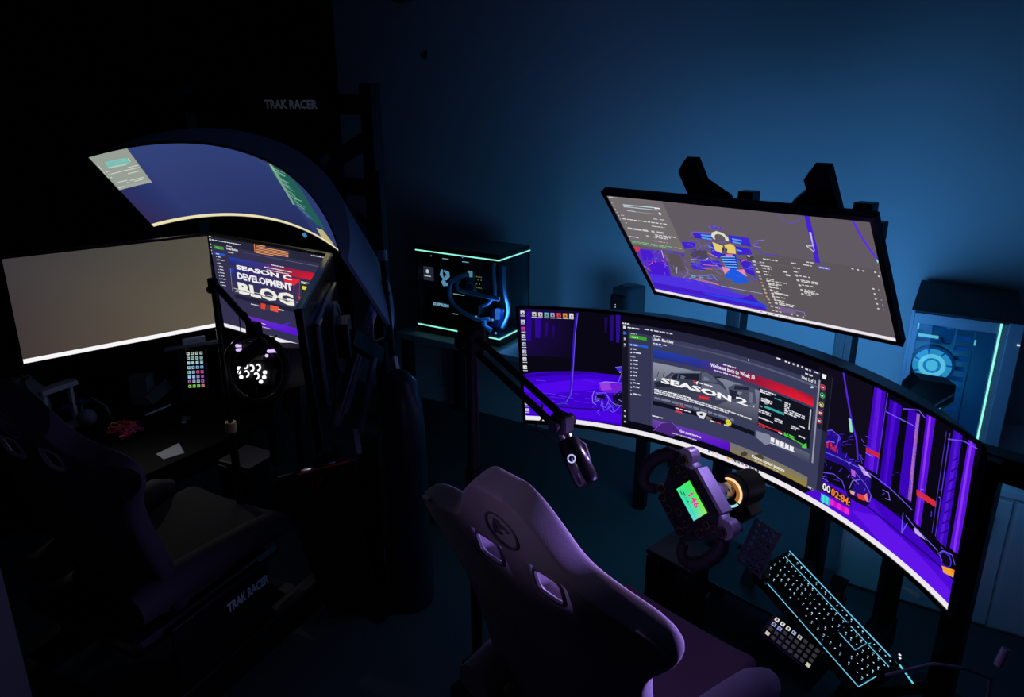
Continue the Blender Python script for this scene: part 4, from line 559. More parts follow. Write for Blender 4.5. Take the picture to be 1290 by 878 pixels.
def monitor_parts(root, items, W, H, R, unit=1.0, bez=0.012, bot=0.014, depth=0.05, back=SHELL, lw=2.0):
    m = MB()
    if R:
        sweep_panel(m, W + 2 * bez, H, R, 0.0005, 0.012, -H / 2 - bot, H / 2 + bez, 0, 44, taper=depth)
        b = MB()
        sweep_panel(b, W, H, R, -0.0035, 0.0005, H / 2, H / 2 + bez, 0, 44); sweep_panel(b, W, H, R, -0.0035, 0.0005, -H / 2 - bot, -H / 2, 0, 44)
        for s in (-1, 1):
            x = sorted((s * W / 2, s * (W / 2 + bez))); sweep_panel(b, W, H, R, -0.0035, 0.0005, -H / 2 - bot, H / 2 + bez, 0, 2, x[0], x[1])
    else:
        m.box((0, 0.010, (bez - bot) / 2), (W + 2 * bez, 0.019, H + bez + bot), 0.004)
        m.box((0, 0.018 + depth / 2, 0), (W * 0.72, depth, H * 0.66), 0.012)
        b = bezel_flat(W, H, bez, bot)
    obj('back_housing', m, back, root); obj('bezel', b, GLOSS, root)
    paint('screen', items, W, H, R, root, unit, lw)

t = thing('curved_monitor', 'very wide curved monitor showing a purple race wallpaper and a sim racing page', 'monitor', screen_axes((-0.463, 1.956, 0.897), -0.2791, 0.0856))
monitor_parts(t, IMG_RC, 1.3951, 0.4004, 1.1257, 1 / 1.167, 0.010, 0.014, 0.07)
obj('wall_bracket', MB().box((0, 0.12, 0), (0.16, 0.06, 0.16), 0.006).box((0, 0.22, -0.02), (0.09, 0.16, 0.08), 0.005), PROFILE, t)
obj('rear_light_ring', MB().ring((0, 0, 0), 0.135, 0.02, 40, h=0.006, M=Matrix.Translation((0, 0.115, 0)) @ Matrix.Rotation(-math.pi / 2, 4, 'X')), emit('ring_blue', (70, 160, 255), 1.5), t)
RU_M = axes((-0.446, 1.827, 1.325), (0.961, -0.276, 0.017), (0.207, 0.759, 0.617), (-0.184, -0.589, 0.787))
t = thing('overhead_monitor', 'flat grey-screened monitor tilted down above the curved monitor, racing car wallpaper', 'monitor', RU_M)
monitor_parts(t, IMG_RU, 0.69, 0.39, None, 1.0, 0.013, 0.014, 0.03, SHELL, 1.6)

# stand that carries the overhead monitor
t = thing('monitor_stand', 'black aluminium double-post stand behind the tilted overhead monitor', 'stand', FR)
for x in (-0.415, -0.065):
    obj('post', MB().box((x, 0.55, 0.68), (0.05, 0.05, 1.20), 0.003).box((x - 0.0255, 0.55, 0.68), (0.003, 0.012, 1.19)).box((x, 0.5245, 0.68), (0.012, 0.003, 1.19)), PROFILE, t)
    obj('foot_plate', MB().box((x, 0.50, ZF + 0.006), (0.12, 0.26, 0.012), 0.003), PROFILE, t)
obj('crossbar', MB().box((-0.24, 0.505, 1.215), (0.50, 0.04, 0.05), 0.003), PROFILE, t)
for x, g in ((-0.098, 1), (0.222, -1)):
    o = obj('tilt_bar', MB().prism([(x - 0.030, -0.20), (x + 0.030, -0.20), (x + 0.030, 0.275), (x - 0.006, 0.275), (x - 0.030, 0.245)], -0.075, -0.052, M=Matrix((( 1, 0, 0, 0), (0, 0, -1, 0), (0, 1, 0, 0), (0, 0, 0, 1)))), PROFILE, t)
    o.matrix_parent_inverse = FR.inverted() @ RU_M
    m = MB().prism([(x + g * 0.028, 0.150), (x + g * 0.085, 0.150), (x + g * 0.080, 0.165), (x + g * 0.028, 0.215)], -0.072, -0.055, M=Matrix(((1, 0, 0, 0), (0, 0, -1, 0), (0, 1, 0, 0), (0, 0, 0, 1))))
    o = obj('gusset', m, PROFILE, t); o.matrix_parent_inverse = FR.inverted() @ RU_M
for x in (-0.415, -0.065):
    obj('post_arm', MB().bar((x, 0.53, 1.20), (x + 0.02, 0.24, 1.11), 0.04, 0.04, bev=0.003), PROFILE, t)
obj('corner_bracket', MB().prism([(0, 0), (0.075, 0), (0.075, -0.018), (0.018, -0.06), (0, -0.06)], -0.004, 0.004, M=Matrix.Translation((-0.385, 0.52, 1.0)) @ Matrix(((1, 0, 0, 0), (0, 0, 1, 0), (0, 1, 0, 0), (0, 0, 0, 1)))).box((-0.345, 0.52, 0.93), (0.11, 0.02, 0.022), 0.002), PROFILE, t)

# ------------------------------------------------------------------ chassis of the right rig
def chassis(label, F, zf, deck_y, deck_z, group=None):
    t = thing('rig_chassis', label, 'sim rig', F)
    for x in (-0.23, 0.23): obj('side_rail', MB().box((x, -0.28, zf + 0.11), (0.045, 1.25, 0.09), 0.004).box((x + math.copysign(0.0235, x), -0.28, zf + 0.11), (0.002, 1.24, 0.012)), PROFILE, t)
    for y in (-0.86, -0.35, 0.30): obj('cross_member', MB().box((0, y, zf + 0.11), (0.415, 0.045, 0.08), 0.004), PROFILE, t)
    for x in (-0.23, 0.23):
        for y in (-0.82, 0.26): obj('foot', MB().cyl((x, y, zf), (x, y, zf + 0.065), 0.022), RUBBER, t)
    for x in (-0.13, -0.05): obj('upright', MB().box((x, deck_y, (zf + 0.155 + deck_z) / 2), (0.04, 0.09, deck_z - zf - 0.155), 0.003).box((x, deck_y - 0.046, (zf + 0.155 + deck_z) / 2), (0.010, 0.002, deck_z - zf - 0.17)), PROFILE, t)
    obj('wheel_deck', MB().box((-0.09, deck_y + 0.02, deck_z + 0.006), (0.13, 0.12, 0.012), 0.003), PROFILE, t)
    for x in (-0.09, 0.03, 0.13):
        obj('pedal', MB().bar((x, 0.16, zf + 0.16), (x, 0.24, zf + 0.27), 0.04, 0.012, bev=0.003).bar((x, 0.2, zf + 0.16), (x, 0.26, zf + 0.2), 0.03, 0.02), RUBBER, t)
    obj('pedal_plate', MB().box((0, 0.2, zf + 0.158), (0.415, 0.2, 0.01), 0.002), PROFILE, t)
    return t
RIGR = chassis('black aluminium sim rig chassis under the curved monitor and purple-lit seat', FR, ZF, -0.20, 0.50)

# ------------------------------------------------------------------ bucket seats
def make_chair(label, M, fab, cush, o_z=0.73, base=ZF):
    t = thing('racing_seat', label, 'chair', M)
    rec = 0.30; ob = Vector((0, 0, o_z)); ul = Vector((0, -math.sin(rec), math.cos(rec))); nl = Vector((0, math.cos(rec), math.sin(rec)))
    rows = [(-.36, .184), (-.30, .192), (-.22, .197), (-.14, .198), (-.08, .198), (-.03, .203), (.01, .217), (.045, .242), (.075, .266), (.10, .281), (.125, .285), (.143, .272), (.152, .246), (.160, .200), (.167, .172), (.176, .144), (.195, .121), (.225, .104), (.255, .086), (.28, .066), (.297, .042), (.303, .020)]
    base_c = [0, .018, .034, .068, .102, .118]
    v = []; idx = {}
    for j, (u, w) in enumerate(rows):
        k = min(1, w / .17); pos = [b * k for b in base_c]; e = pos[-1]; pos += [e + (w - e) * q for q in (.35, .7, 1.0)]
        sw = max(0, 1 - abs(u - .06) / .22); hip = max(0, 1 - abs(u + .28) / .22)
        for s in range(-8, 9):
            x = math.copysign(pos[abs(s)], s); q = abs(x) / .29
            d = -0.026 + (0.004 + .010 * sw + .04 * hip) * q ** 2.2 + 0.008 * math.cos(min(u, .3) * 9)
            idx[j, s] = len(v); v.append(tuple(ob + Vector((1, 0, 0)) * x + ul * u + nl * d))
    f = []
    for j in range(len(rows) - 1):
        for s in range(-8, 8):
            a = min(abs(s), abs(s + 1)); uc = (rows[j][0] + rows[j + 1][0]) / 2
            if 2 <= a < 4 and 0.10 < uc < 0.167: continue
            f.append((idx[j, s], idx[j, s + 1], idx[j + 1, s + 1], idx[j + 1, s]))
    m = MB(); m.add(v, f); sh = obj('backrest', m, fab, t, True)
    for e in sh.data.edges: e.use_edge_sharp = False
    md = sh.modifiers.new('thick', 'SOLIDIFY'); md.thickness = 0.05; md.offset = 0
    md = sh.modifiers.new('round', 'SUBSURF'); md.levels = 2; md.render_levels = 2
    # seams that follow the two edges of the shell, and the round stitched emblem on the head
    for sg in (-8, 8):
        obj('seam', MB().tube([Vector(v[idx[j, sg]]) - nl * 0.0225 - Vector((math.copysign(.016, sg), 0, 0)) for j in range(4, 13)], 0.004, 6), fab, t, True)
    hc = ob + ul * 0.222 - nl * 0.0555
    em_ = MB(); EM = axes(hc, Vector((1, 0, 0)), ul, -nl)
    em_.ring((0, 0, 0), 0.034, 0.004, 28, h=0.0015, M=EM)
    for q in range(3): em_.ring((0, -0.004 + 0.010 * q, 0), 0.018 - 0.004 * q, 0.004, 16, h=0.0015, M=EM, a0=0.4 + q, a1=3.6 + q)
    obj('stitched_emblem', em_, mat('dark_thread', (84, 78, 90), 0.8), t, label='dark stitched emblem')
    for sx in (-1, 1):
        c = ob + ul * 0.134 + Vector((sx * 0.068, 0, 0)) - nl * 0.044
        p = [c + Vector((0.030 * math.copysign(abs(math.cos(q)) ** .5, math.cos(q)), 0, 0)) + ul * (0.028 * math.copysign(abs(math.sin(q)) ** .5, math.sin(q))) for q in [i * math.pi / 10 for i in range(20)]]
        obj('harness_slot_trim', MB().tube(p, 0.0045, 6, closed=True), GREYPL, t, True)
    # seat pan with its raised side bolsters
    pan = MB(); n = 10; pv = []; pf = []
    prof = [(0.02, 0.425, 0.17), (0.10, 0.432, 0.175), (0.22, 0.448, 0.178), (0.33, 0.468, 0.178), (0.40, 0.474, 0.176), (0.435, 0.462, 0.170), (0.445, 0.43, 0.168), (0.44, 0.37, 0.165)]
    for y, z, w in prof:
        for k in range(n + 1):
            x = (2 * k / n - 1) * w; pv.append((x, y, z + 0.012 * (abs(x) / w) ** 4 - 0.006))
    for j in range(len(prof) - 1):
        for k in range(n): pf.append((j * (n + 1) + k, j * (n + 1) + k + 1, (j + 1) * (n + 1) + k + 1, (j + 1) * (n + 1) + k))
    pan.add(pv, pf); sp = obj('seat_cushion', pan, cush, t, True); md = sp.modifiers.new('thick', 'SOLIDIFY'); md.thickness = 0.05; md.offset = -1
    md = sp.modifiers.new('round', 'SUBSURF'); md.levels = 1; md.render_levels = 2
    for s in (-1, 1):
        b = MB().tube([(s * .170, -.04, .47), (s * .176, .04, .478), (s * .184, .12, .482), (s * .196, .20, .484), (s * .206, .28, .484), (s * .212, .335, .480), (s * .214, .37, .466), (s * .213, .385, .44)], [.040, .043, .042, .040, .039, .038, .033, .012], 14)
        obj('side_bolster', b, fab, t, True)
        obj('side_mount', MB().box((s * 0.215, 0.16, (base + 0.155 + 0.40) / 2), (0.012, 0.30, 0.40 - base - 0.155), 0.003), PROFILE, t)
    sb = MB(); sb.box((0, 0.16, 0.385), (0.40, 0.46, 0.05), 0.02); obj('seat_base', sb, GLOSS, t)
    return t
CR = axes(FR @ Vector((0.022, -0.75, 0)), (0.96377, -0.26673, 0), (0.26673, 0.96377, 0), (0, 0, 1), CAM_SCALE)
make_chair('grey suede bucket seat lit purple, in front of the wide curved monitor', CR, FABRIC, CUSHION)
CLm = axes((-1.873, 0.860, -0.105), (math.cos(0.1), math.sin(0.1), 0), (-math.sin(0.1), math.cos(0.1), 0), (0, 0, 1), CAM_SCALE)
make_chair('dark bucket seat facing the grey-screened monitor of the other rig', CLm, DARKFAB, DARKFAB, 0.73, 0.090)

# ------------------------------------------------------------------ steering wheel and its motor
W_M = axes((-0.4502, 1.5744, 0.7772), (0.676, -0.351, -0.649), (0.662, -0.1, 0.743), (-0.325, -0.931, 0.165))
t = thing('steering_wheel', 'formula style steering wheel turned sideways with bright green display', 'steering wheel', W_M)
obj('front_plate', MB().prism([(-.118, .034), (-.076, .030), (-.058, .046), (.064, .046), (.078, .030), (.112, .034), (.118, .010), (.092, -.030), (.066, -.096), (-.052, -.096), (-.074, -.050), (-.100, -.012), (-.122, .010)], -0.022, -0.006), BLACK, t)
obj('rear_body', MB().prism([(-.062, .036), (-.058, .056), (.060, .056), (.066, .036), (.060, -.07), (-.058, -.07)], -0.052, -0.010), GREYPL, t)
for s in (-1, 1):
    obj('top_lug', MB().cyl((s * .096, .040, -0.04), (s * .096, .040, -0.006), 0.024, 20).box((s * .078, .036, -0.023), (0.034, 0.03, 0.034), 0.004), GREYPL, t, True)
    g = [(s * .112, .020, -.012), (s * .128, .004, -.010), (s * .136, -.028, -.006), (s * .137, -.062, -.004), (s * .126, -.096, -.004), (s * .108, -.114, -.006), (s * .088, -.110, -.008), (s * .074, -.092, -.010)]
    obj('grip', MB().tube(g, [.014, .018, .0185, .018, .018, .017, .015, .013], 14), RUBBER, t, True)
obj('display_bezel', MB().box((0, 0, -0.004), (0.096, 0.058, 0.006), 0.002), GLOSS, t)
paint_items = [['G', 1, [[70, 230, 60], [80, 240, 40], [60, 226, 190], [60, 236, 150]], 0, 0, 172, 196], ['G', 1, [[80, 240, 40], [150, 230, 50], [90, 214, 220], [60, 226, 190]], 172, 0, 344, 196],
               ['T', 4, [226, 60, 150], '146', 112, 26, 256, 108], ['D', 4, [40, 90, 60], 60, 130, 150, 142, 1, .5, 3], ['S', 4, [40, 60, 150], 160, 140, 18, 12], ['L', 4, [50, 120, 70], 1.5, [20, 150, 330, 150]], ['D', 4, [50, 110, 60], 30, 160, 120, 170, 1, .6, 5]]
d = paint('display', paint_items, 0.086, 0.049, None, t)
d.data.transform(Matrix(((1, 0, 0, 0), (0, 0, 1, 0), (0, -1, 0, -0.0005), (0, 0, 0, 1))))
KN = mat('button_gold_ring', (120, 104, 60), 0.4, 0.6); KN2 = mat('button_dark_ring', (60, 58, 56), 0.4, 0.3)
for i, (x, y, r) in enumerate([(-.112, .026, .010), (-.094, .034, .013), (-.082, .006, .009), (-.078, -.022, .011), (-.066, -.070, .012), (-.046, -.080, .010), (-.032, -.050, .011), (-.014, -.082, .011), (.006, -.055, .010), (.018, -.083, .011), (.038, -.056, .009), (.048, -.082, .012), (.066, -.056, .010), (.074, -.028, .011), (.066, .000, .010), (.098, .030, .013), (-.062, .018, .008), (.080, .014, .008)]):
    k = obj('button', MB().disc((x, y, -0.006), r * .7, 0.008, 14).ring((x, y, -0.006), r * .92, r * .26, 18, 1, h=0.004), [BLACK, KN if i % 3 else KN2], t)
for s in (-1, 1): obj('shift_paddle', MB().box((s * .086, -.01, -0.045), (0.06, 0.05, 0.003), 0.001, rot=(0, s * 0.25, 0)), STEEL, t)
obj('hub', MB().cyl((0, -.002, -0.052), (0, -.002, -0.075), 0.036, 24).cyl((0, -.002, -0.075), (0, -.002, -0.110), 0.028, 24).ring((0, -.002, -0.100), 0.030, 0.006, 24, h=0.012), GREYPL, t, True)
t = thing('wheel_base', 'black motor behind the steering wheel with an orange and teal light ring', 'wheel base', W_M)
obj('motor_body', MB().cyl((0.005, -0.005, -0.262), (0.005, -0.005, -0.182), 0.046, 32).cyl((0.005, -0.005, -0.275), (0.005, -0.005, -0.262), 0.038, 32), BLACK, t, True)
obj('motor_cover', MB().cyl((0.005, -0.005, -0.180), (0.005, -0.005, -0.160), 0.044, 28), BLACK, t, True)
obj('shaft', MB().cyl((0, -.002, -0.170), (0, -.002, -0.110), 0.022, 20), STEEL, t, True)
warm = emit('warm_ring_led', (255, 214, 160), 1.1); teal = emit('teal_ring_led', (150, 226, 232), 1.0); amber = emit('amber_ring_led', (196, 120, 60), 0.7)
obj('light_ring', MB().ring((0.007, -0.003, -0.1585), 0.036, 0.006, 20, 0, h=0.002, a0=0.3, a1=2.8).ring((0.007, -0.003, -0.1585), 0.036, 0.006, 16, 1, h=0.002, a0=-1.5, a1=0.15).ring((0.007, -0.003, -0.1588), 0.027, 0.010, 20, 2, h=0.001, a0=0.2, a1=2.7), [warm, teal, amber], t)
for a in range(3):
    q = [(0.004 + 0.012 * a + 0.012 * math.cos(i * .55), 0.004 - 0.02 * a + 0.015 * math.sin(i * .55), -0.15 + 0.0012 * i) for i in range(26)]
    obj('coil_cable', MB().tube(q, 0.0022, 6), RUBBER, t, True)
obj('motor_bracket', MB().box((0.045, -0.055, -0.225), (0.07, 0.10, 0.06), 0.004), PROFILE, t)

# perforated steel bracket beside the wheel
m = MB(); P = FR
t = thing('perforated_bracket', 'purple-lit perforated steel bracket below the steering wheel motor', 'bracket', FR)
pm = MB(); b0 = Matrix.Translation((0.02, -0.02, 0.50)) @ Matrix.Rotation(0.25, 4, 'Y')
for i in range(7):
    for j in range(3):
        pm.ring((-0.02 + j * 0.02, -0.06 + i * 0.02, 0), 0.0075, 0.005, 8, h=0.004, M=b0 @ Matrix(((1, 0, 0, 0), (0, 0, -1, 0), (0, 1, 0, 0), (0, 0, 0, 1))))
pm.box((-0.032, 0.0, 0), (0.006, 0.005, 0.15), M=b0).box((0.032, 0, 0), (0.006, 0.005, 0.15), M=b0)
for i in range(8): pm.box((0, -0.001, -0.07 + i * 0.02), (0.06, 0.003, 0.005), M=b0)
obj('perforated_plate', pm, GREYPL, t); obj('lower_arm', MB().bar((0.02, 0.0, 0.45), (0.02, 0.02, 0.38), 0.03, 0.03, bev=0.003), PROFILE, t)

# ------------------------------------------------------------------ keyboard with lit legends
K_M = axes((-0.155, 1.908, 0.342), (0.801, -0.555, -0.223), (0.598, 0.754, 0.272), (0.017, -0.352, 0.936))
t = thing('keyboard', 'black full-size keyboard with ice-blue legends and light lines', 'keyboard', K_M)
KW, KH = 0.405, 0.1256
obj('case', MB().box((0, 0, -0.009), (KW + 0.008, KH + 0.008, 0.016), 0.003), GLOSS, t)
ICE = emit('ice_blue_led', (176, 226, 250), 1.0); ICEL = emit('ice_blue_line', (110, 196, 232), 1.0)
R = random.Random(5); u = 0.0178; x0 = -KW / 2 + 0.004
KEYM = {}
def key_mesh(w, style):
    k = (round(w, 4), style)
    if k not in KEYM:
        m = MB().box((0, 0, 0.004), (w - 0.0026, 0.0145, 0.008), 0.0018)
        s = [((-.25, .2), (.42, .34)), ((.1, .1), (.38, .24)), ((-.1, .25), (.55, .16)), ((0, -.05), (.30, .40))][style]
        m.box((s[0][0] * 0.008, s[0][1] * 0.008, 0.0081), (s[1][0] * 0.0085, s[1][1] * 0.0085, 0.0003), 0, 1)
        if style in (0, 2): m.box((0.0015, -0.003, 0.0081), (0.0028, 0.0013, 0.0003), 0, 1)
        o = obj('key', m, [BLACK, ICE], t); KEYM[k] = o.data; return o
    o = bpy.data.objects.new('key', KEYM[k]); COL.objects.link(o); o.parent = t; return o
def put(x, y, w=1.0):
    o = key_mesh(w * u, R.randrange(4)); o.location = (x0 + (x + w / 2) * u, y, 0.0); pass
ys = [0.050, 0.0285, 0.0105, -0.0075, -0.0255, -0.0435]
for x in [0, 2, 3, 4, 5, 6.5, 7.5, 8.5, 9.5, 11, 12, 13, 14, 15.25, 16.25, 17.25, 18.5, 19.5, 20.5, 21.5]: put(x, ys[0])
for x in range(13): put(x, ys[1])
put(13, ys[1], 2)
put(0, ys[2], 1.5)
for x in range(12): put(1.5 + x, ys[2])
put(13.5, ys[2], 1.5); put(0, ys[3], 1.75)
for x in range(11): put(1.75 + x, ys[3])
put(12.75, ys[3], 2.25); put(0, ys[4], 2.25)
for x in range(10): put(2.25 + x, ys[4])
put(12.25, ys[4], 2.75)
for x, w in ((0, 1.25), (1.25, 1.25), (2.5, 1.25), (3.75, 6.25), (10, 1.25), (11.25, 1.25), (12.5, 1.25), (13.75, 1.25)): put(x, ys[5], w)
for x in (15.25, 16.25, 17.25): put(x, ys[1]); put(x, ys[2]); put(x, ys[5])
put(16.25, ys[4])
for x in (18.5, 19.5, 20.5): put(x, ys[1]); put(x, ys[2]); put(x, ys[3]); put(x, ys[4])
put(21.5, ys[1]); put(21.5, ys[2]); put(21.5, ys[3]); put(21.5, ys[4]); put(18.5, ys[5], 2); put(20.5, ys[5]); put(21.5, ys[5])
def strip(a, b, w=0.0016): obj('light_line', MB().bar((a[0], a[1], 0.0005), (b[0], b[1], 0.0005), w, 0.002), ICEL, t)
e = KW / 2 + 0.001; h = KH / 2 + 0.001
strip((-e, h), (e - 0.02, h), 0.0022)
for a, b in ((-e, -0.02), (-0.015, 0.075), (0.08, e)): strip((a, -h), (b, -h))
strip((e, -h), (e, h - 0.07)); strip((-e + 0.01, 0.0395), (0.055, 0.0395)); strip((0.068, 0.0395), (0.125, 0.0395)); strip((0.132, 0.0395), (e - 0.004, 0.0395)); strip((0.062, -0.053), (0.062, 0.036), 0.0008); strip((0.125, -0.0), (0.125, 0.036), 0.0008); strip((0.068, 0.0), (0.124, 0.0), 0.0012); strip((0.055, 0.042), (0.062, 0.056), 0.001); strip((0.128, 0.042), (0.133, 0.056), 0.001)
t = thing('keyboard_tray', 'black metal tray arm holding the keyboard', 'tray', K_M)
obj('tray_plate', MB().box((0, -0.003, -0.0215), (KW + 0.03, KH + 0.03, 0.004), 0.001), PROFILE, t); obj('tray_arm', MB().bar((-0.05, 0.04, -0.03), (-0.16, 0.10, -0.05), 0.03, 0.012), PROFILE, t)
# coiled cable with its lit plug at the end of the keyboard
cr = MB().tube([(0.215 + 0.03 * math.cos(i * .26), 0.062 + 0.026 * math.sin(i * .26), 0.004 + i * 0.0005) for i in range(26)], 0.0012, 6)
t2 = thing('usb_cable', 'looped thin cable with an ice-blue lit plug at the far end of the keyboard', 'cable', K_M)
obj('loop', cr, mat('grey_cable', (90, 110, 120), 0.4), t2, True)
obj('lit_plug', MB().cyl((0.212, 0.060, 0.012), (0.262, 0.052, 0.010), 0.0022, 8), CYAN2, t2)
for p in ((0.19, 0.085), (0.196, 0.079)): obj('indicator', MB().box((p[0], p[1], 0.004), (0.006, 0.004, 0.002)), WHITELED, t2)

# ------------------------------------------------------------------ pads of square buttons
def pad(label, M, cols, rows, px, py, kw, kh, colour, name='button_pad'):
    t = thing(name, label, 'control pad', M)
    obj('case', MB().box((0, 0, -0.009), (cols * px + px * 0.8, rows * py + py * 0.8, 0.014), 0.003), GLOSS, t)
    for j in range(rows):
        for i in range(cols):
            c = colour(i, j); x, y = (i - (cols - 1) / 2) * px, ((rows - 1) / 2 - j) * py
            key = tuple(c[0]) + (c[1],)
            if key not in PADM: PADM[key] = emit('pad_key_%d' % len(PADM), c[0], 1.0)
            m = MB().box((x, y, 0), (kw, kh, 0.004), 0.0008).box((x, y, 0.0021), (kw * .86, kh * .86, 0.0004), 0, 1)
            if c[1] == 1: m.box((x, y - kh * .12, 0.0024), (kw * .5, kh * .16, 0.0003), 0, 2).box((x, y + kh * .15, 0.0024), (kw * .34, kh * .28, 0.0003), 0, 2)
            if c[1] == 2: m.box((x - kw * .15, y, 0.0024), (kw * .2, kh * .55, 0.0003), 0, 2).box((x + kw * .18, y, 0.0024), (kw * .16, kh * .3, 0.0003), 0, 2)
            obj('pad_key', m, [BLACK, PADM[key], BLACK], t)
    return t
PADM = {}
def c_right(i, j):
    if j == 0 and i < 3: return ([226, 226, 214], 1)
    if j == 0 and i == 3: return ([170, 180, 220], 2)
    if j == 0 and i == 4: return ([190, 190, 180], 1)
    if j == 1 and i < 2: return ([150, 160, 220], 1)
    if j == 3 and i in (0, 7): return ([200, 198, 176], 0)
    return ([48, 48, 54], 0)
pad('black pad of dim square keys beside the lit keyboard', axes((-0.2, 1.742, 0.345), (0.934, -0.137, -0.33), (0.249, 0.912, 0.326), (0.256, -0.387, 0.886)), 8, 4, 0.0168, 0.0168, 0.0125, 0.0125, c_right)
LC_ROWS = [[[200, 214, 204], [170, 196, 190], [180, 200, 196], [160, 190, 186]], [[160, 190, 180], [150, 190, 190], [170, 196, 200], [150, 186, 180]], [[150, 200, 214], [150, 196, 196], [160, 190, 196], [140, 180, 196]], [[150, 200, 226], [150, 190, 230], [140, 190, 226], [130, 170, 220]], [[150, 190, 200], [150, 186, 210], [190, 90, 150], [180, 90, 150]], [[140, 190, 220], [160, 180, 226], [150, 130, 200], [150, 70, 170]], [[170, 110, 170], [170, 170, 210], [140, 190, 200], [170, 90, 170]], [[150, 200, 110], [140, 214, 90], [120, 210, 100], [214, 130, 150]]]
pad('tall pad of coloured glowing square keys under the grey-screened monitor', axes((-2.382, 1.579, 0.735), (0.903, 0.417, 0.098), (-0.207, 0.225, 0.952), (0.375, -0.881, 0.289)), 4, 8, 0.0178, 0.0178, 0.0135, 0.0125, lambda i, j: (LC_ROWS[j][i], [1, 2, 0][(i * 3 + j) % 3]), 'button_pad')

# ------------------------------------------------------------------ microphone on its boom arm, right rig
t = thing('microphone_boom', 'black microphone on a two-rod boom arm before the curved monitor', 'microphone', FR)
E = Vector((-.365, -.60, 1.075)); J = Vector((-.088, -.620, 0.988))
obj('pole', MB().cyl((-.365, -.60, ZF + 0.16), (-.365, -.60, 1.06), 0.013, 14), BLACK, t, True)
obj('pole_clamp', MB().box((-.345, -.60, ZF + 0.16), (0.09, 0.06, 0.06), 0.006), PROFILE, t)
obj('pole_foot', MB().box((-.35, -.60, ZF + 0.065), (0.10, 0.12, 0.13), 0.006), PROFILE, t)
obj('pole_sleeve', MB().cyl((-.365, -.60, .70), (-.365, -.60, .78), 0.019, 14), PROFILE, t, True)
obj('elbow', MB().box(E, (0.05, 0.045, 0.06), 0.01).cyl(E + Vector((0, -.035, 0)), E + Vector((0, .035, 0)), 0.014, 12), BLACK, t)
for k, off in enumerate((Vector((0, 0, .014)), Vector((-.012, 0, -.014)))): obj('boom_rod', MB().bar(E + off, J + off, 0.010, 0.012, bev=0.002), BLACK, t)
obj('boom_joint', MB().box(J, (0.036, 0.03, 0.036), 0.006).cyl(J + Vector((.0, -.025, .0)), J + Vector((0, .025, 0)), 0.012, 12), BLACK, t)
a, b = Vector((-.078, -.617, .958)), Vector((-.016, -.625, .892)); d = (b - a).normalized()
obj('swivel', MB().cyl(J, a, 0.007, 12).cyl(a - d * .012, a + d * .004, 0.012, 16), STEEL, t, True)
obj('yoke', MB().tube([a + Vector((.002, .014, .0)), a + d * .02 + Vector((.010, .022, .003)), a + d * .045 + Vector((.008, .020, .0))], 0.005, 8), BLACK, t, True)
obj('capsule_body', MB().tube([a, a + d * .004, b - d * .05, b - d * .012, b - d * .003, b], [.016, .0195, .0225, .0225, .019, .008], 24), GLOSS, t, True)
side = (Vector((.18, -.75, .45)) - d * Vector((.18, -.75, .45)).dot(d)).normalized(); mid = a.lerp(b, .42); xx = d; yy = side.cross(d).normalized()
LM_ = Matrix((xx, yy, side)).transposed().to_4x4(); LM_.translation = mid + side * 0.0222
lg = obj('lit_logo_ring', MB().ring((0, 0, 0), 0.0068, 0.0022, 24, h=0.0008, M=LM_), emit('pale_blue_led', (190, 200, 255), 1.0), t)
obj('mute_dots', MB().ball(mid + d * .03 + side * .0225, 0.0012, seg=8).ball(mid + d * .034 + side * .0222, 0.0012, seg=8), emit('lilac_dot', (120, 90, 200), 0.8), t)
obj('microphone_cable', MB().tube([J.lerp(E, .2), J.lerp(E, .2) + Vector((0, 0, -.03)), J.lerp(E, .25) + Vector((-.004, 0, -.055)), J.lerp(E, .3) + Vector((0, .0, -.07)), J.lerp(E, .2) + Vector((0, 0, -.058)), a + d * .02 + Vector((-.025, 0, .002)), a + d * .03], 0.0022, 8), RUBBER, t, True)

# ------------------------------------------------------------------ desk, left computer, speaker
t = thing('computer_desk', 'dark desk against the back wall under the glowing computer', 'desk', (-1.64, 2.92, 0))
obj('desk_top', MB().box((0, 0, 0.585), (1.36, 0.52, 0.03), 0.003), mat('blue_grey_laminate', (150, 160, 170), 0.5, noise=0.05), t)
for x in (-0.64, 0.64):
    for y in (-0.22, 0.22): obj('leg', MB().box((x, y, 0.285), (0.05, 0.05, 0.57), 0.003), BLACK, t)
obj('back_rail', MB().box((0, 0.22, 0.5), (1.22, 0.02, 0.12)), BLACK, t)

X0, Y0, Z0, CL_, CD, CH = -1.746, 2.728, 0.601, 0.482, 0.278, 0.442
t = thing('glass_computer', 'black glass-sided computer outlined by mint light strips, on the desk', 'computer', (X0, Y0, Z0))
def W(name, mb, m, smooth=False, label=None): return obj(name, mb, m, t, smooth, label, world=True)
cx, cy = X0 - CL_ / 2, Y0 + CD / 2
W('base', MB().box((cx, cy, Z0 + 0.018), (CL_, CD, 0.036), 0.002), GLOSS)
W('top_panel', MB().box((cx, cy, Z0 + CH - 0.012), (CL_, CD, 0.024), 0.002), GLOSS)
W('rear_panel', MB().box((cx, Y0 + CD - 0.006, Z0 + CH / 2), (CL_, 0.012, CH - 0.05)), BLACK)
W('side_panel', MB().box((X0 - CL_ + 0.006, cy, Z0 + CH / 2), (0.012, CD - 0.02, CH - 0.05)), BLACK)
W('glass_front', MB().box((cx, Y0 + 0.003, Z0 + CH / 2), (CL_ - 0.01, 0.004, CH - 0.062)), GLASS)
W('glass_side', MB().box((X0 - 0.003, cy, Z0 + CH / 2), (0.004, CD - 0.01, CH - 0.062)), GLASS)
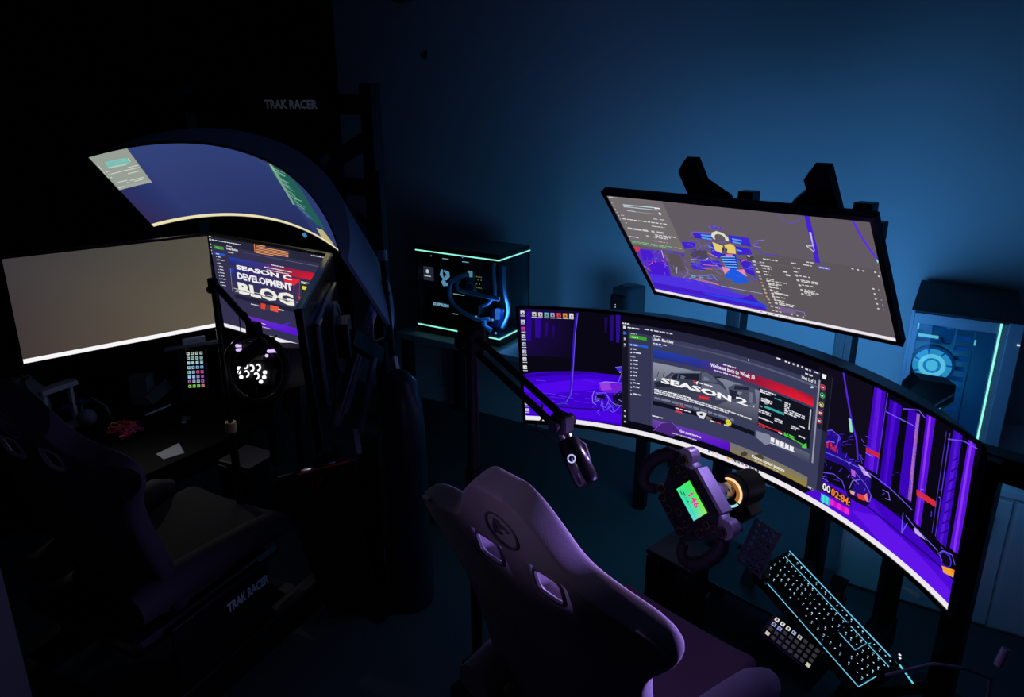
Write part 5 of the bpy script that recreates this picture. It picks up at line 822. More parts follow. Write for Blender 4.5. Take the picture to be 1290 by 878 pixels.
for z in (Z0 + 0.040, Z0 + CH - 0.026):
    for nm, mb in (('front', MB().box((cx, Y0 - 0.001, z), (CL_, 0.004, 0.005))), ('side', MB().box((X0 + 0.001, cy, z), (0.004, CD, 0.005)))): W('light_strip', mb, CYAN)
W('corner_post', MB().box((X0 - CL_ + 0.006, Y0 + 0.006, Z0 + CH / 2), (0.012, 0.012, CH - 0.06)), BLACK)
W('motherboard', MB().box((-2.0, 2.955, 0.83), (0.34, 0.006, 0.34)), BLACK)
dim = mat('dim_blue_metal', (90, 130, 150), 0.35, 0.5); tubem = mat('pale_blue_tubing', (120, 160, 205), 0.25, spec=0.7)
scr = W('status_screen', MB().box((-2.190, 2.772, 0.895), (0.078, 0.006, 0.075), 0.001).box((-2.190, 2.7685, 0.895), (0.072, 0.001, 0.069), 0, 1).ball((-2.190, 2.767, 0.906), 0.009, 2, seg=8, sc=(1, .2, 1.2)).box((-2.190, 2.7678, 0.882), (0.04, 0.0006, 0.004), 0, 2), [BLACK, emit('small_screen', (52, 52, 70)), WHITELED])
em = [(-2.112, .912), (-2.090, .902), (-2.086, .885), (-2.102, .874), (-2.118, .866), (-2.112, .850), (-2.100, .842), (-2.088, .85)]
W('lit_emblem', MB().tube([(x, 2.80, z) for x, z in em], [.004, .009, .006, .010, .005, .009, .007, .003], 6).tube([(-2.125, 2.80, .915), (-2.13, 2.80, .89), (-2.118, 2.80, .872)], [.005, .008, .003], 6).tube([(-2.10, 2.80, .89), (-2.125, 2.80, .852), (-2.115, 2.80, .834)], [.003, .006, .003], 6), emit('emblem_blue', (120, 180, 220), 0.9))
W('cpu_block', MB().box((-2.005, 2.90, 0.855), (0.052, 0.06, 0.10), 0.006).box((-1.995, 2.86, 0.83), (0.05, 0.03, 0.05), 0.006).box((-2.0, 2.88, 0.79), (0.03, 0.03, 0.02), 0.003), dim)
W('lit_bar', MB().box((-2.005, 2.868, 0.895), (0.028, 0.002, 0.03)).box((-2.0, 2.868, 0.806), (0.03, 0.002, 0.02)), emit('pale_cyan_panel', (130, 190, 200), 0.7))
for i in range(4): W('memory_stick', MB().box((-1.970 + i * 0.009, 2.91, 0.865), (0.005, 0.07, 0.10), 0.001, 0).box((-1.970 + i * 0.009, 2.873, 0.85 + 0.02 * (i % 2)), (0.003, 0.002, 0.006), 0, 1).box((-1.970 + i * 0.009, 2.873, 0.885), (0.003, 0.002, 0.005), 0, 1).box((-1.970 + i * 0.009, 2.873, 0.83), (0.003, 0.002, 0.005), 0, 1), [BLACK, emit('olive_led_%d' % i, (150, 150, 90), 0.8)])
T1 = [(-2.008, 2.86, .893), (-2.03, 2.83, .889), (-2.062, 2.80, .866), (-2.083, 2.80, .831), (-2.082, 2.80, .786), (-2.053, 2.80, .744), (-1.977, 2.80, .709), (-1.913, 2.80, .693), (-1.861, 2.82, .699)]
T2 = [(-2.05, 2.84, .865), (-2.053, 2.82, .845), (-2.032, 2.82, .819), (-1.946, 2.82, .814), (-1.883, 2.82, .809), (-1.811, 2.83, .803)]
T3 = [(-1.83, 2.84, .803), (-1.86, 2.84, .795), (-1.886, 2.84, .768), (-1.951, 2.83, .735), (-2.005, 2.83, .712)]
T4 = [(-1.848, 2.85, .97), (-1.848, 2.84, .941), (-1.842, 2.84, .855), (-1.844, 2.84, .792)]
T5 = [(-1.882, 2.80, .696), (-1.877, 2.80, .665), (-1.84, 2.80, .650)]
T6 = [(-1.80, 2.852, .96), (-1.80, 2.856, .900), (-1.80, 2.868, .819), (-1.80, 2.897, .739), (-1.80, 2.875, .690), (-1.80, 2.834, .655)]
for P_, r in ((T1, .0115), (T2, .0105), (T3, .010), (T4, .009), (T5, .013), (T6, .010)):
    q = []
    for i in range(len(P_) - 1):
        A, B, C_, D_ = [Vector(P_[max(0, min(len(P_) - 1, k))]) for k in (i - 1, i, i + 1, i + 2)]
        for s in range(4):
            f = s / 4; q.append(0.5 * (2 * B + (C_ - A) * f + (2 * A - 5 * B + 4 * C_ - D_) * f * f + (3 * B - A - 3 * C_ + D_) * f ** 3))
    q.append(Vector(P_[-1])); W('coolant_tube', MB().tube(q, r, 10), tubem, True)
W('graphics_card', MB().box((-2.06, 2.86, 0.735), (0.30, 0.12, 0.05), 0.005), BLACK)
lt = MB()
for p in text_polys('SUPRIM'): lt.add([(-2.186 + q[0] * 0.098, 2.797, 0.727 + q[1] * 0.017) for q in p], [tuple(range(len(p)))])
W('lit_lettering', lt, emit('lettering_ice', (150, 200, 230), 1.0))
for x, z, w in ((-2.102, .972, .036), (-1.983, .970, .036), (-2.026, .803, .066), (-1.845, .635, .024), (-2.05, .70, .03)): W('lit_edge', MB().box((x, 2.80, z), (w, 0.003, 0.003)), emit('edge_led', (170, 214, 230), 0.8))
for x, y, z in ((-1.925, 2.80, .705), (-1.830, 2.80, .705), (-1.80, 2.78, .648), (-1.91, 2.80, .648), (-2.19, 2.80, .978), (-2.0, 2.80, 1.0), (-2.0, 2.80, .99)): W('fitting', MB().ball((x, y, z), 0.006 if z < .9 else .003, seg=8), emit('fitting_blue', (120, 200, 250), 0.8))
W('pump_glow', MB().cyl((-1.835, 2.85, .695), (-1.835, 2.85, .745), .012, 12), emit('pump_blue', (60, 130, 235), 0.9))
W('reservoir', MB().box((-1.855, 2.88, 0.69), (0.05, 0.06, 0.09), 0.008), mat('deep_blue_block', (30, 60, 120), 0.3))

t = thing('bookshelf_speaker', 'black speaker with tiny white lights behind the left end of the curved monitor', 'speaker', axes((-1.210, 2.86, 0.60), (0.97, -0.24, 0), (0.24, 0.97, 0), (0, 0, 1)))
obj('cabinet', MB().box((0, 0.07, 0.165), (0.098, 0.13, 0.33), 0.012), SHELL, t); obj('grille', MB().box((-0.004, 0.0, 0.155), (0.080, 0.014, 0.29), 0.006), RUBBER, t)
obj('top_pad', MB().box((0, 0.06, 0.332), (0.05, 0.05, 0.004), 0.001), SHELL, t)
for k in range(2): obj('status_light', MB().ball((-0.012, -0.008, 0.245 + k * 0.012), 0.0018, seg=8), WHITELED, t)

# ------------------------------------------------------------------ right computer on its cabinet
CABW = mat('cabinet_white', (228, 230, 234), 0.4)
t = thing('white_cabinet', 'white cabinet under the computer at the right edge', 'cabinet', (0.30, 2.88, 0))
obj('carcass', MB().box((0, 0.0, 0.25), (0.96, 0.56, 0.50), 0.003), CABW, t)
obj('worktop', MB().box((0, 0, 0.513), (1.0, 0.6, 0.026), 0.003), CABW, t)
for x in (-0.24, 0.24):
    o = obj('door', MB().box((x, -0.286, 0.25), (0.465, 0.012, 0.47), 0.002), CABW, t); h_ = obj('handle', MB().bar((x * 0.25, -0.30, 0.36), (x * 0.25, -0.30, 0.44), 0.01, 0.01), STEEL, o)
bx, by, bz, bw, bd, bh = -0.086, 2.684, 0.526, 0.313, 0.484, 0.522
t = thing('white_computer', 'white computer with black top and glowing fan behind the glass', 'computer', (bx, by, bz))
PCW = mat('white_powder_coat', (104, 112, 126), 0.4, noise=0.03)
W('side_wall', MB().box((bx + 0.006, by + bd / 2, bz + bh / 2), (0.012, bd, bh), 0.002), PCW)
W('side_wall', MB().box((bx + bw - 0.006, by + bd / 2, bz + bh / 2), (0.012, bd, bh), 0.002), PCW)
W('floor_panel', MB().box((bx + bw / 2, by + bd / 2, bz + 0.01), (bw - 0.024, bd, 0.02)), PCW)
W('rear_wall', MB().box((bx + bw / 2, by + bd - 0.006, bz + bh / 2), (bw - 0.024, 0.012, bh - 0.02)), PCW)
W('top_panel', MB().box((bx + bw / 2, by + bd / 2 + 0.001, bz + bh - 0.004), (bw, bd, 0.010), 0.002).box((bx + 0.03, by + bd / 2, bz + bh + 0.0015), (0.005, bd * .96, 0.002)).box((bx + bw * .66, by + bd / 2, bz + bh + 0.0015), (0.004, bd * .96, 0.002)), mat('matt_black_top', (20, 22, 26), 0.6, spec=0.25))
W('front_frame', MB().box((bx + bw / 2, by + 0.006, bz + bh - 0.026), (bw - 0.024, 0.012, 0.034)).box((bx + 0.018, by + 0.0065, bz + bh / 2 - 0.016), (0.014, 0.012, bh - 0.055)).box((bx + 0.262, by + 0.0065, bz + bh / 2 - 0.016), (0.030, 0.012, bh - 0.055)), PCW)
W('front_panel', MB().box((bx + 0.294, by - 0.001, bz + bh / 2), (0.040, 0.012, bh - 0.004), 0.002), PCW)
W('light_strip', MB().bar((0.1675, by - 0.004, bz + 0.04), (0.1675, by - 0.004, bz + bh - 0.008), 0.006, 0.005, up=(0, 1, 0)), CYAN)
W('glass_window', MB().box((bx + 0.136, by + 0.003, bz + bh / 2), (0.234, 0.004, bh - 0.03)), glass('clear_glass', (200, 226, 240), 0.012))
W('inner_wall', MB().box((bx + 0.15, by + 0.20, bz + bh / 2), (0.25, 0.008, bh - 0.04)), mat('blue_grey_inside', (96, 120, 140), 0.5))
fc = Vector((0.000, by + 0.05, 0.850))
W('fan_frame', MB().ring((0, 0, 0), 0.064, 0.010, 32, h=0.025, M=Matrix.Translation(fc) @ Matrix.Rotation(-math.pi / 2, 4, 'X')), GREYPL)
W('fan_light', MB().ring((0, 0, 0), 0.034, 0.014, 24, h=0.002, M=Matrix.Translation(fc + Vector((0, -0.001, 0))) @ Matrix.Rotation(-math.pi / 2, 4, 'X')).ring((0, 0, 0), 0.050, 0.018, 24, 1, h=0.002, M=Matrix.Translation(fc + Vector((0, 0.006, 0))) @ Matrix.Rotation(-math.pi / 2, 4, 'X')), [emit('fan_cyan', (150, 246, 255), 1.0), emit('fan_cyan_soft', (70, 180, 220), 1.0)])
for k in range(7):
    A = Matrix.Translation(fc + Vector((0, 0.004, 0))) @ Matrix.Rotation(-math.pi / 2, 4, 'X') @ Matrix.Rotation(k * 0.8976, 4, 'Z')
    W('fan_blade', MB().box((0.034, 0, 0.004), (0.050, 0.018, 0.0015), 0, 0, A, (0.5, 0, 0)), mat('cyan_translucent_%d' % k, (120, 190, 210), 0.3))
W('fan_hub', MB().cyl(fc + Vector((0, -0.003, 0)), fc + Vector((0, 0.02, 0)), 0.018, 20), emit('hub_cyan', (120, 232, 252), 1.0))
W('board', MB().box((-0.008, by + 0.085, 0.965), (0.104, 0.006, 0.090), 0.001).box((-0.012, by + 0.075, 0.935), (0.06, 0.01, 0.016), 0.002), mat('teal_board', (60, 120, 130), 0.5))
for i in range(12): W('board_chip', MB().box((-0.052 + (i % 6) * 0.018, by + 0.078, 0.925 + (i // 6) * 0.075), (0.010, 0.006, 0.006)), GREYPL)
for i in range(9): W('slot_cover', MB().box((0.075, by + 0.08, 0.70 + i * 0.036), (0.044, 0.004, 0.016), 0.001), mat('steel_blue_%d' % i, (110, 150, 176), 0.4, 0.3))
for x, z0, z1 in ((0.052, .66, .985), (0.106, .66, .985), (-0.062, .72, .985)): W('frame_rail', MB().box((x, by + 0.06, (z0 + z1) / 2), (0.004, 0.006, z1 - z0)), STEEL)
W('lit_bar', MB().box((-0.060, by + 0.055, 0.982), (0.005, 0.004, 0.026)).box((0.110, by + 0.055, 0.950), (0.005, 0.004, 0.018)).box((-0.026, by + 0.07, 0.946), (0.062, 0.003, 0.010)), emit('inner_cyan', (150, 240, 250), 0.9))
W('cable_bundle', MB().tube([(0.03, by + 0.07, 0.66), (0.045, by + 0.05, 0.70), (0.03, by + 0.05, 0.74), (0.048, by + 0.06, 0.77)], 0.006, 8).tube([(0.05, by + 0.07, 0.65), (0.02, by + 0.05, 0.69), (0.05, by + 0.05, 0.73)], 0.005, 8), CYAN2)
W('power_light', MB().box((0.222, by - 0.009, 0.98), (0.008, 0.004, 0.004)), WHITELED)

# slotted aluminium end piece standing behind the curved screen
t = thing('profile_bracket', 'black slotted aluminium profile end rising in front of the white computer', 'bracket', axes((0.0, 2.21, 0), (0.905, 0.425, 0), (-0.425, 0.905, 0), (0, 0, 1)))
obj('slotted_block', MB().prism([(-.055, .905), (-.058, .955), (-.035, .985), (.058, .972), (.060, .925), (-.01, .880)], -0.03, 0.03, M=Matrix(((1, 0, 0, 0), (0, 0, 1, 0), (0, 1, 0, 0), (0, 0, 0, 1)))), PROFILE, t)
for k in range(2): obj('slot_edge', MB().bar((-0.012 + k * 0.022, -0.031, 0.893 - k * 0.013), (0.058, -0.031, 0.950 - k * 0.025), 0.006, 0.004), STEEL, t)
obj('upright', MB().box((0.0, 0.01, 0.45), (0.05, 0.05, 0.89), 0.003), PROFILE, t)

# black frame at the right end of the curved monitor
t = thing('profile_stand', 'black aluminium frame beside the right end of the curved monitor', 'frame', FR)
obj('upright', MB().box((0.425, 0.10, 0.47), (0.05, 0.05, 0.78), 0.003), PROFILE, t)
obj('top_beam', MB().box((0.53, 0.13, 0.835), (0.27, 0.05, 0.055), 0.003), PROFILE, t)
obj('foot_bar', MB().box((0.425, 0.05, ZF + 0.03), (0.05, 0.5, 0.05), 0.003), PROFILE, t)
obj('brace', MB().bar((0.425, 0.10, 0.30), (0.25, 0.0, ZF + 0.13), 0.03, 0.03), PROFILE, t)
# ================================================================== left rig
t = thing('flat_monitor', 'flat monitor showing a development blog page, middle of the left rig', 'monitor', screen_axes((-2.248, 1.8542, 0.9867), -0.0557, 0.0515))
monitor_parts(t, IMG_LM, 0.7015, 0.3946, None, 1.0, 0.010, 0.014, 0.04, SHELL, 1.3)
t = thing('wing_monitor', 'flat monitor with a blank grey screen and white bottom bar', 'monitor', screen_axes((-2.7233, 1.5297, 0.9867), 1.2538, 0.0515))
monitor_parts(t, IMG_LL, 0.7015, 0.3946, None, 1.0, 0.010, 0.014, 0.04)
YW = -0.0557 - 0.838
pv = Vector((-2.248, 1.8542, 0.9867)) + Vector((math.cos(-0.0557), math.sin(-0.0557), 0)) * 0.362 + Vector((math.cos(YW), math.sin(YW), 0)) * 0.366
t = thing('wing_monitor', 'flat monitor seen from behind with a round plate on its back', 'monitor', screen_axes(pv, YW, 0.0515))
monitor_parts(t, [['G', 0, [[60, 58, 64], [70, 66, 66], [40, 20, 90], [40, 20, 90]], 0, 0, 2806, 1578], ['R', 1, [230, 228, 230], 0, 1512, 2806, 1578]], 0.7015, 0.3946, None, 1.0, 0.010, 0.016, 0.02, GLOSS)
RY = Matrix(((1, 0, 0, 0), (0, 0, 1, 0), (0, -1, 0, 0), (0, 0, 0, 1)))
obj('round_back_plate', MB().cyl((0.04, 0.038, 0.02), (0.04, 0.056, 0.02), 0.095, 40).ring((0.04, -0.02, 0.038), 0.105, 0.016, 44, h=0.022, M=RY), SHELL, t)
obj('vesa_mount', MB().box((0.04, 0.075, 0.02), (0.11, 0.04, 0.11), 0.004).bar((0.04, 0.09, 0.02), (-0.10, 0.16, -0.1), 0.04, 0.05), PROFILE, t)
t = thing('overhead_curved_monitor', 'wide curved monitor with a plain blue desktop tilted above the left rig', 'monitor', screen_axes((-2.133, 1.82, 1.393), -0.158, 0.67, -0.233))
monitor_parts(t, IMG_LC, 1.395, 0.39, 1.0, 1.0, 0.010, 0.014, 0.08, mat('blue_black_shell', (150, 166, 196), 0.3, spec=0.6), 0.9)
obj('neck', MB().bar((0, 0.08, 0), (0.02, 0.26, -0.06), 0.07, 0.07), PROFILE, t)
obj('glint_tab', MB().box((0.02, -0.005, -0.225), (0.010, 0.010, 0.016), 0.001), emit('blue_tab', (70, 150, 210), 0.8), t)

t = thing('gantry', 'black overhead gantry carrying grey lettering above the left rig', 'gantry', (-1.88, 2.08, 0))
def G(name, mb, m, smooth=False, label=None): return obj(name, mb, m, t, smooth, label, world=True)
G('upright', MB().box((-1.88, 2.08, 0.885), (0.055, 0.055, 1.77), 0.003), PROFILE); G('upright', MB().box((-2.95, 2.08, 0.885), (0.055, 0.055, 1.77), 0.003), PROFILE)
G('top_beam', MB().box((-2.42, 2.08, 1.697), (1.06, 0.04, 0.07), 0.003), PROFILE)
m = MB()
for p in text_polys('TRAK RACER'): m.add([(-2.416 + q[0] * 0.292, 2.0585, 1.680 + q[1] * 0.034) for q in p], [tuple(range(len(p)))])
G('lettering', m, mat('grey_lettering', (210, 212, 220), 0.5), label='grey block lettering on the beam')
G('elbow', MB().bar((-1.89, 2.05, 1.57), (-2.0, 2.0, 1.50), 0.05, 0.06, bev=0.004).bar((-2.0, 2.0, 1.50), (-2.02, 1.98, 1.30), 0.05, 0.05, bev=0.004), PROFILE)
G('monitor_arm', MB().bar((-2.02, 2.05, 1.40), (-2.1, 1.98, 1.38), 0.05, 0.05).bar((-1.88, 2.08, 1.40), (-2.1, 2.05, 1.40), 0.04, 0.06), PROFILE)
G('base_foot', MB().box((-1.88, 1.95, 0.02), (0.06, 0.5, 0.04), 0.004), PROFILE); G('base_foot', MB().box((-2.95, 1.95, 0.02), (0.06, 0.5, 0.04), 0.004), PROFILE)
for a, b in (((-1.93, 2.03, 1.30), (-1.78, 1.96, 1.26)),): G('brace', MB().bar(a, b, 0.012, 0.02), PROFILE)

t = thing('screen_stand', 'blue-lit slanted metal struts and hinge behind the right wing monitor', 'stand', (-1.60, 1.66, 0))
BLUEM = mat('blue_grey_strut', (120, 132, 150), 0.35, 0.5)
for a, b, w in (((-1.604, 1.736, 1.06), (-1.629, 1.586, 0.73), 0.030), ((-1.615, 1.678, 0.955), (-1.641, 1.565, 0.693), 0.026), ((-1.571, 1.687, 0.905), (-1.568, 1.601, 0.668), 0.020), ((-1.587, 1.593, 0.681), (-1.563, 1.579, 0.601), 0.022)):
    G('strut', MB().bar(a, b, w, 0.02, bev=0.003), BLUEM)
hp = [(-1.611, 1.731, 1.092), (-1.568, 1.762, 1.105), (-1.541, 1.728, 0.967), (-1.581, 1.697, 0.95)]
for i in range(4): G('hinge_bar', MB().bar(hp[i], hp[(i + 1) % 4], 0.010, 0.012, bev=0.002), BLUEM)
for p in hp + [(-1.60, 1.69, 0.97), (-1.615, 1.66, 0.93), (-1.63, 1.64, 0.95)]: G('knuckle', MB().ball(p, 0.012, seg=10), BLACK)
G('column', MB().box((-1.60, 1.66, 0.32), (0.05, 0.05, 0.60), 0.003), PROFILE); G('floor_plate', MB().box((-1.60, 1.66, 0.006), (0.26, 0.26, 0.012), 0.003), PROFILE)

t = thing('pole_stand', 'slim black pole with silver collar rising from a rounded dark body', 'stand', (-1.45, 1.70, 0))
PL = [(-1.661, 1.848, 1.492), (-1.630, 1.818, 1.36), (-1.603, 1.789, 1.235), (-1.515, 1.716, 0.893), (-1.500, 1.712, 0.855)]
G('pole', MB().tube(PL, 0.010, 12), BLACK, True); G('collar', MB().cyl((-1.6045, 1.790, 1.240), (-1.5965, 1.7835, 1.208), 0.0165, 16), STEEL, True)
G('lower_collar', MB().cyl((-1.520, 1.720, 0.905), (-1.503, 1.713, 0.862), 0.016, 16), STEEL, True)
G('rounded_body', MB().tube([(-1.492, 1.712, 0.872), (-1.49, 1.71, 0.862), (-1.482, 1.705, 0.83), (-1.476, 1.70, 0.76), (-1.470, 1.695, 0.62), (-1.465, 1.69, 0.30), (-1.465, 1.69, 0.02), (-1.465, 1.69, 0.0)], [.004, .030, .056, .070, .076, .080, .085, .080], 24), mat('dark_blue_plastic', (40, 46, 58), 0.3), True)

# left boom arm and microphone
t = thing('microphone_boom', 'slim boom pole with tan band and hanging microphone before the blog monitor', 'microphone', (-1.891, 1.349, 0))
G('pole', MB().cyl((-1.891, 1.349, 0.02), (-1.891, 1.349, 1.19), 0.008, 12), BLACK, True)
G('foot', MB().cyl((-1.891, 1.349, 0.0), (-1.891, 1.349, 0.02), 0.10, 28), BLACK, True)
G('tan_band', MB().cyl((-1.891, 1.349, 0.695), (-1.891, 1.349, 0.728), 0.0165, 20), mat('tan_cork', (206, 178, 130), 0.7, noise=0.25, scale=300), True, 'tan cork band')
G('lower_tube', MB().cyl((-1.891, 1.349, 0.02), (-1.891, 1.349, 0.69), 0.013, 14), BLACK, True)
G('clamp', MB().box((-1.891, 1.349, 1.185), (0.026, 0.022, 0.034), 0.004).ball((-1.902, 1.345, 1.165), 0.012, seg=10), BLACK)
G('boom_bar', MB().bar((-1.885, 1.350, 1.188), (-1.775, 1.375, 1.075), 0.012, 0.016, bev=0.003), BLACK)
G('thin_rod', MB().cyl((-1.880, 1.345, 1.172), (-1.775, 1.372, 1.062), 0.003, 8), STEEL, True)
G('shock_mount', MB().box((-1.762, 1.378, 1.055), (0.040, 0.036, 0.040), 0.006), BLACK)
G('microphone_body', MB().tube([(-1.728, 1.388, 1.022), (-1.731, 1.385, 1.019), (-1.757, 1.357, 0.99), (-1.782, 1.331, 0.960), (-1.786, 1.327, 0.955)], [.010, .021, .023, .021, .010], 20), BLACK, True)
G('cable', MB().tube([(-1.80, 1.365, 1.10), (-1.785, 1.372, 1.105), (-1.776, 1.376, 1.085), (-1.765, 1.38, 1.06), (-1.735, 1.39, 1.035), (-1.70, 1.40, 1.03), (-1.69, 1.40, 1.04)], 0.0025, 8), RUBBER, True)
G('second_cable', MB().tube([(-1.80, 1.36, 1.10), (-1.802, 1.36, 1.02), (-1.803, 1.36, 0.95), (-1.86, 1.352, 0.86), (-1.878, 1.349, 0.74)], 0.0018, 6), RUBBER, True)

# left wheel with its lit buttons
WL = axes((-1.843, 1.419, 0.901), (0.99183, 0.12737, 0.00707), (-0.04248, 0.27752, 0.95978), (0.12028, -0.95224, 0.28066))
t = thing('round_steering_wheel', 'black steering wheel with glowing white ring buttons under the blog monitor', 'steering wheel', WL)
obj('hub_plate', MB().prism([(-.075, .03), (-.05, .055), (.06, .055), (.085, .03), (.075, -.045), (.02, -.062), (-.05, -.05)], -0.02, -0.004), BLACK, t)
rim = [(math.cos(a) * .125 + .003, math.sin(a) * .105 - .005, -.012) for a in [i * math.pi / 24 for i in range(48)]]
obj('rim', MB().tube(rim, 0.013, 12, closed=True), RUBBER, t, True)
for a in (0.3, math.pi - 0.3, -1.57): obj('spoke', MB().bar((math.cos(a) * .05, math.sin(a) * .04, -.014), (math.cos(a) * .12, math.sin(a) * .10, -.014), 0.03, 0.008), PROFILE, t)
wl = emit('white_button_led', (244, 244, 250), 1.3); pl = emit('lilac_button_led', (206, 180, 250), 1.2)
for i, p in enumerate([(-.027, .003), (-.002, -.002), (.024, .004), (-.020, -.023), (.021, -.024)]):
    a0 = -1.9 + 0.15 * i
    obj('ring_button', MB().disc((p[0], p[1], -0.004), 0.0075, 0.006, 16).ring((p[0], p[1], 0.001), 0.0092, 0.0050, 22, 1, h=0.002, a0=a0, a1=a0 + 4.0), [BLACK, wl], t)
for p in [(-.056, -.010), (-.054, -.023), (-.043, -.037), (.051, -.008), (.050, -.024), (.039, -.040)]: obj('round_button', MB().disc((p[0], p[1], -0.004), 0.0058, 0.006, 16), wl, t)
for p in [(-.092, .065), (-.074, .061), (-.07, .048), (.057, .060), (.073, .063), (.051, .045)]: obj('outer_button', MB().cyl((p[0], p[1], -0.02), (p[0], p[1], 0.0), 0.0052, 14), pl, t)
obj('lit_triangle', MB().prism([(.002, .028), (.036, .047), (.035, .028)], -0.004, -0.002), mat('cream_plastic', (220, 214, 180), 0.4), t)
obj('button_box', MB().box((0.005, 0.052, -0.032), (0.21, 0.05, 0.02), 0.004), BLACK, t)
t = thing('wheel_base', 'black motor box behind the wheel with white ring buttons', 'wheel base', WL)
obj('motor_body', MB().box((0.0, 0.0, -0.17), (0.14, 0.14, 0.16), 0.01), BLACK, t); obj('shaft', MB().cyl((0, 0, -0.09), (0, 0, -0.02), 0.025, 20), STEEL, t, True)
obj('mount_post', MB().bar((-.06, -.06, -.17), (-.06, -.36, -.24), 0.03, 0.05), PROFILE, t); obj('mount_post', MB().bar((.06, -.06, -.17), (.06, -.36, -.24), 0.03, 0.05), PROFILE, t)

FLC = axes(CLm @ Vector((0, 0.75, 0)), (math.cos(0.1), math.sin(0.1), 0), (-math.sin(0.1), math.cos(0.1), 0), (0, 0, 1), CAM_SCALE)
RIGL = chassis('black aluminium sim rig chassis under the dark seat, white lettering low on its side', FLC, 0.090, -0.20, 0.50)
m = MB()
for p in text_polys('TRAK RACER'): m.add([(0.2235, -0.585 + q[0] * 0.14, 0.335 + q[1] * 0.028) for q in p], [tuple(range(len(p)))])
obj('seat_mount_lettering', m, MATS['grey_lettering'], RIGL, label='white lettering on the seat mount')

# things lying on the low table at the left, a table added as their support
t = thing('support_table', 'low black table added as a support under the left wing monitor', 'table', (-2.68, 1.48, 0))
G('table_top', MB().box((-2.68, 1.48, 0.465), (0.86, 0.62, 0.03), 0.004), mat('matt_black_table', (11, 11, 12), 0.8, spec=0.1))
for x in (-3.05, -2.31):
    for y in (1.22, 1.74): G('leg', MB().box((x, y, 0.225), (0.04, 0.04, 0.45), 0.003), BLACK)
G('rail_shelf', MB().bar((-2.70, 1.66, 0.735), (-2.60, 1.84, 0.735), 0.03, 0.010), GREYPL)
G('shelf_post', MB().box((-2.70, 1.72, 0.605), (0.03, 0.03, 0.25)), BLACK)
t = thing('storage_rack', 'white open box rack standing at the far end of the low table', 'frame', (-2.86, 1.32, 0.48))
G('top_bar', MB().bar((-2.860, 1.235, 0.655), (-2.872, 1.375, 0.655), 0.05, 0.020, bev=0.003), WHITE)
G('upright_bar', MB().bar((-2.868, 1.352, 0.645), (-2.868, 1.352, 0.48), 0.024, 0.012), WHITE); G('upright_bar', MB().bar((-2.860, 1.25, 0.645), (-2.860, 1.25, 0.48), 0.024, 0.012), WHITE)
G('bottom_bar', MB().bar((-2.866, 1.24, 0.489), (-2.85, 1.40, 0.489), 0.05, 0.018, bev=0.003), WHITE)
tag(obj('navy_ribbon', MB().tube([(-2.88, 1.30, 0.56), (-2.87, 1.34, 0.565), (-2.86, 1.38, 0.575), (-2.85, 1.39, 0.56)], [.008, .012, .010, .004], 8), mat('navy_cloth', (40, 36, 110), 0.6)), 'dark blue ribbon tied round the white rack', 'ribbon')
R = random.Random(9)
b = MB().ball((-2.93, 1.22, 0.60), 0.09, seg=16, sc=(1, 0.8, 1.3)); b.v = [(x + R.uniform(-.012, .012), y + R.uniform(-.012, .012), max(0.48, z + R.uniform(-.012, .012))) for x, y, z in b.v]
tag(obj('crumpled_bag', b, mat('grey_cloth', (120, 120, 122), 0.8)), 'crumpled pale grey bag beside the white rack', 'bag')
t = thing('headset', 'grey rounded headset lying beside the white rack', 'headset', (-2.80, 1.40, 0.48))
G('ear_cup', MB().ball((-2.81, 1.365, 0.517), 0.036, seg=16, sc=(1, 1, 1)), GREYPL, True); G('ear_cup', MB().ball((-2.79, 1.43, 0.50), 0.024, seg=14, sc=(1, 1, .8)), BLACK, True)
G('head_band', MB().tube([(-2.86, 1.37, 0.52), (-2.87, 1.39, 0.56), (-2.85, 1.42, 0.57), (-2.80, 1.44, 0.54), (-2.78, 1.44, 0.51)], 0.005, 8), GREYPL, True)
t = thing('tangled_cord', 'tangle of pink and yellow cord on the low table', 'cord', (-2.62, 1.40, 0.48))
PK = mat('pink_cord', (236, 60, 120), 0.6); YE = mat('yellow_cord', (230, 200, 60), 0.6)
for k in range(9):
    q = [(-2.63 + R.uniform(-.06, .07), 1.40 + R.uniform(-.05, .05), 0.485 + R.uniform(0, .05) * (1 - abs(i - 3) / 4)) for i in range(7)]
    G('cord_strand', MB().tube(q, 0.0035, 6), YE if k % 3 == 2 else PK, True)
tag(obj('pale_paper', MB().prism([(-2.36, 1.36), (-2.37, 1.46), (-2.28, 1.42), (-2.30, 1.35)], 0.4805, 0.4815), PAPER), 'pale blue sheet of paper at the near corner of the low table', 'paper')
t = thing('metal_clip', 'small shiny metal clip on the low table near the square-key pad', 'clip', (-2.50, 1.585, 0.48))
G('clip_body', MB().bar((-2.53, 1.60, 0.492), (-2.48, 1.56, 0.492), 0.02, 0.016, bev=0.004), STEEL); G('clip_wing', MB().prism([(-2.56, 1.605), (-2.52, 1.62), (-2.525, 1.585)], 0.48, 0.492), STEEL)
t = thing('grey_stand', 'grey angular plastic stand with a thin white edge on the low table', 'stand', (-2.82, 1.66, 0.48))
G('stand_panel', MB().prism([(-2.90, 1.62), (-2.84, 1.68), (-2.80, 1.62), (-2.86, 1.58)], 0.48, 0.60), GREYPL); G('stand_fin', MB().bar((-2.80, 1.62, 0.50), (-2.76, 1.70, 0.56), 0.012, 0.05), GREYPL)
G('edge_strip', MB().bar((-2.705, 1.54, 0.484), (-2.715, 1.66, 0.484), 0.006, 0.006), WHITE)
tag(obj('folded_card', MB().prism([(-2.66, 1.72), (-2.62, 1.80), (-2.64, 1.81), (-2.69, 1.74)], 0.741, 0.765), PAPER), 'folded white card on the rail below the blank grey screen', 'card')
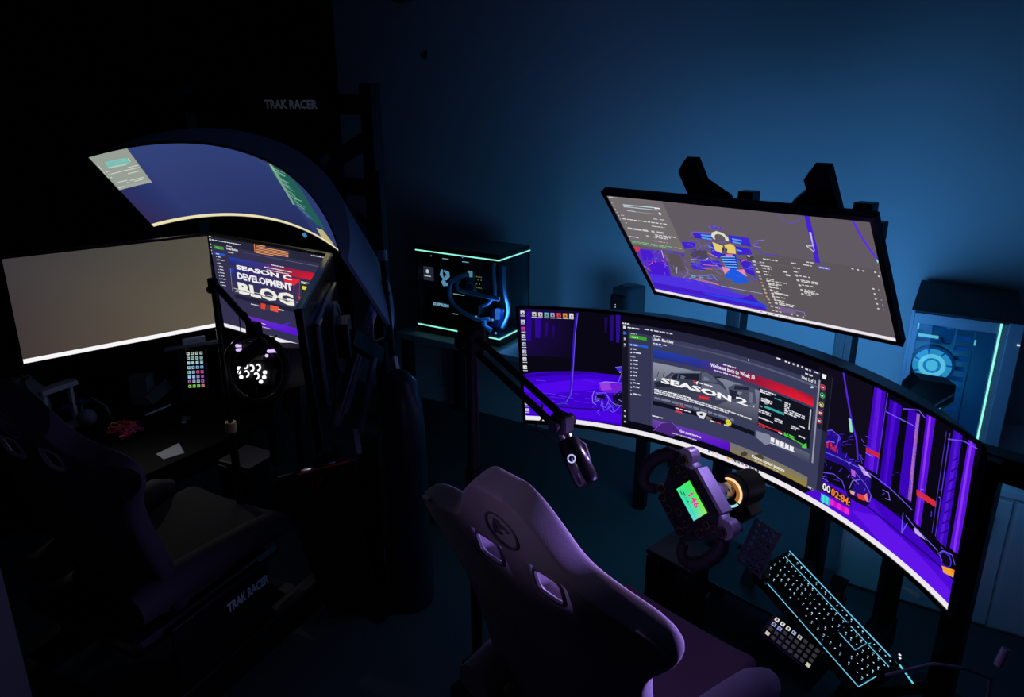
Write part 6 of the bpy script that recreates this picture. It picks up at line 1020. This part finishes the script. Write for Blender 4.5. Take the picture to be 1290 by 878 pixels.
t = thing('logo_board', 'black panel with red stripe and red logo near the right wing monitor', 'panel', (-1.60, 1.46, 0))
G('panel_board', MB().bar((-1.665, 1.405, 0.30), (-1.525, 1.52, 0.34), 0.012, 0.56), GLOSS)
RED = mat('red_print', (210, 40, 44), 0.5)
G('red_stripe', MB().bar((-1.657, 1.396, 0.583), (-1.517, 1.511, 0.622), 0.004, 0.005), RED)
for k in range(3): G('red_mark', MB().bar((-1.620 + k * .009, 1.4225 + k * .0075, 0.545), (-1.612 + k * .009, 1.4265 + k * .0075, 0.575), 0.003, 0.004), RED)

# small lights on the floor and oddments
t = thing('power_strip', 'black power strip with tiny orange lights below the glowing computer', 'power strip', (-1.60, 2.12, 0))
G('strip_body', MB().box((-1.60, 2.16, 0.02), (0.30, 0.07, 0.04), 0.006), BLACK)
for i in range(5): G('orange_light', MB().ball((-1.66 + i * 0.022, 2.118, 0.03 + 0.004 * (i % 2)), 0.003, seg=8), emit('orange_dot_%d' % i, (226, 110, 70), 0.9))
t = thing('thin_cable', 'thin white-tipped cable at the bottom right below the curved monitor', 'cable', (0.17, 1.52, 0.5))
G('cable_run', MB().tube([(0.02, 1.47, 0.56), (0.10, 1.50, 0.605), (0.16, 1.53, 0.598), (0.205, 1.55, 0.58), (0.215, 1.56, 0.45), (0.20, 1.56, 0.0)], 0.004, 8), GREYPL, True); G('cable_tip', MB().cyl((0.214, 1.572, 0.60), (0.222, 1.58, 0.64), 0.008, 12), WHITE, True)
t = thing('wall_disc', 'pale round wall disc cut by the top edge of the picture', 'lamp', (-2.608, 3.2, 2.25))
G('disc', MB().cyl((-2.608, 3.2, 2.312), (-2.608, 3.165, 2.312), 0.125, 36), GREYPL, True); G('rim', MB().tube([(-2.608 + .125 * math.cos(a), 3.165, 2.312 + .125 * math.sin(a)) for a in [i * math.pi / 18 for i in range(36)]], 0.006, 8, closed=True), GREYPL, True)
t = thing('wall_hook', 'tiny dark hook on the blue back wall', 'hook', (-2.492, 3.2, 1.93))
G('hook_plate', MB().box((-2.492, 3.196, 1.935), (0.018, 0.008, 0.04), 0.002), BLACK); G('hook_arm', MB().tube([(-2.492, 3.194, 1.925), (-2.492, 3.165, 1.92), (-2.492, 3.16, 1.94)], 0.004, 8), BLACK, True)
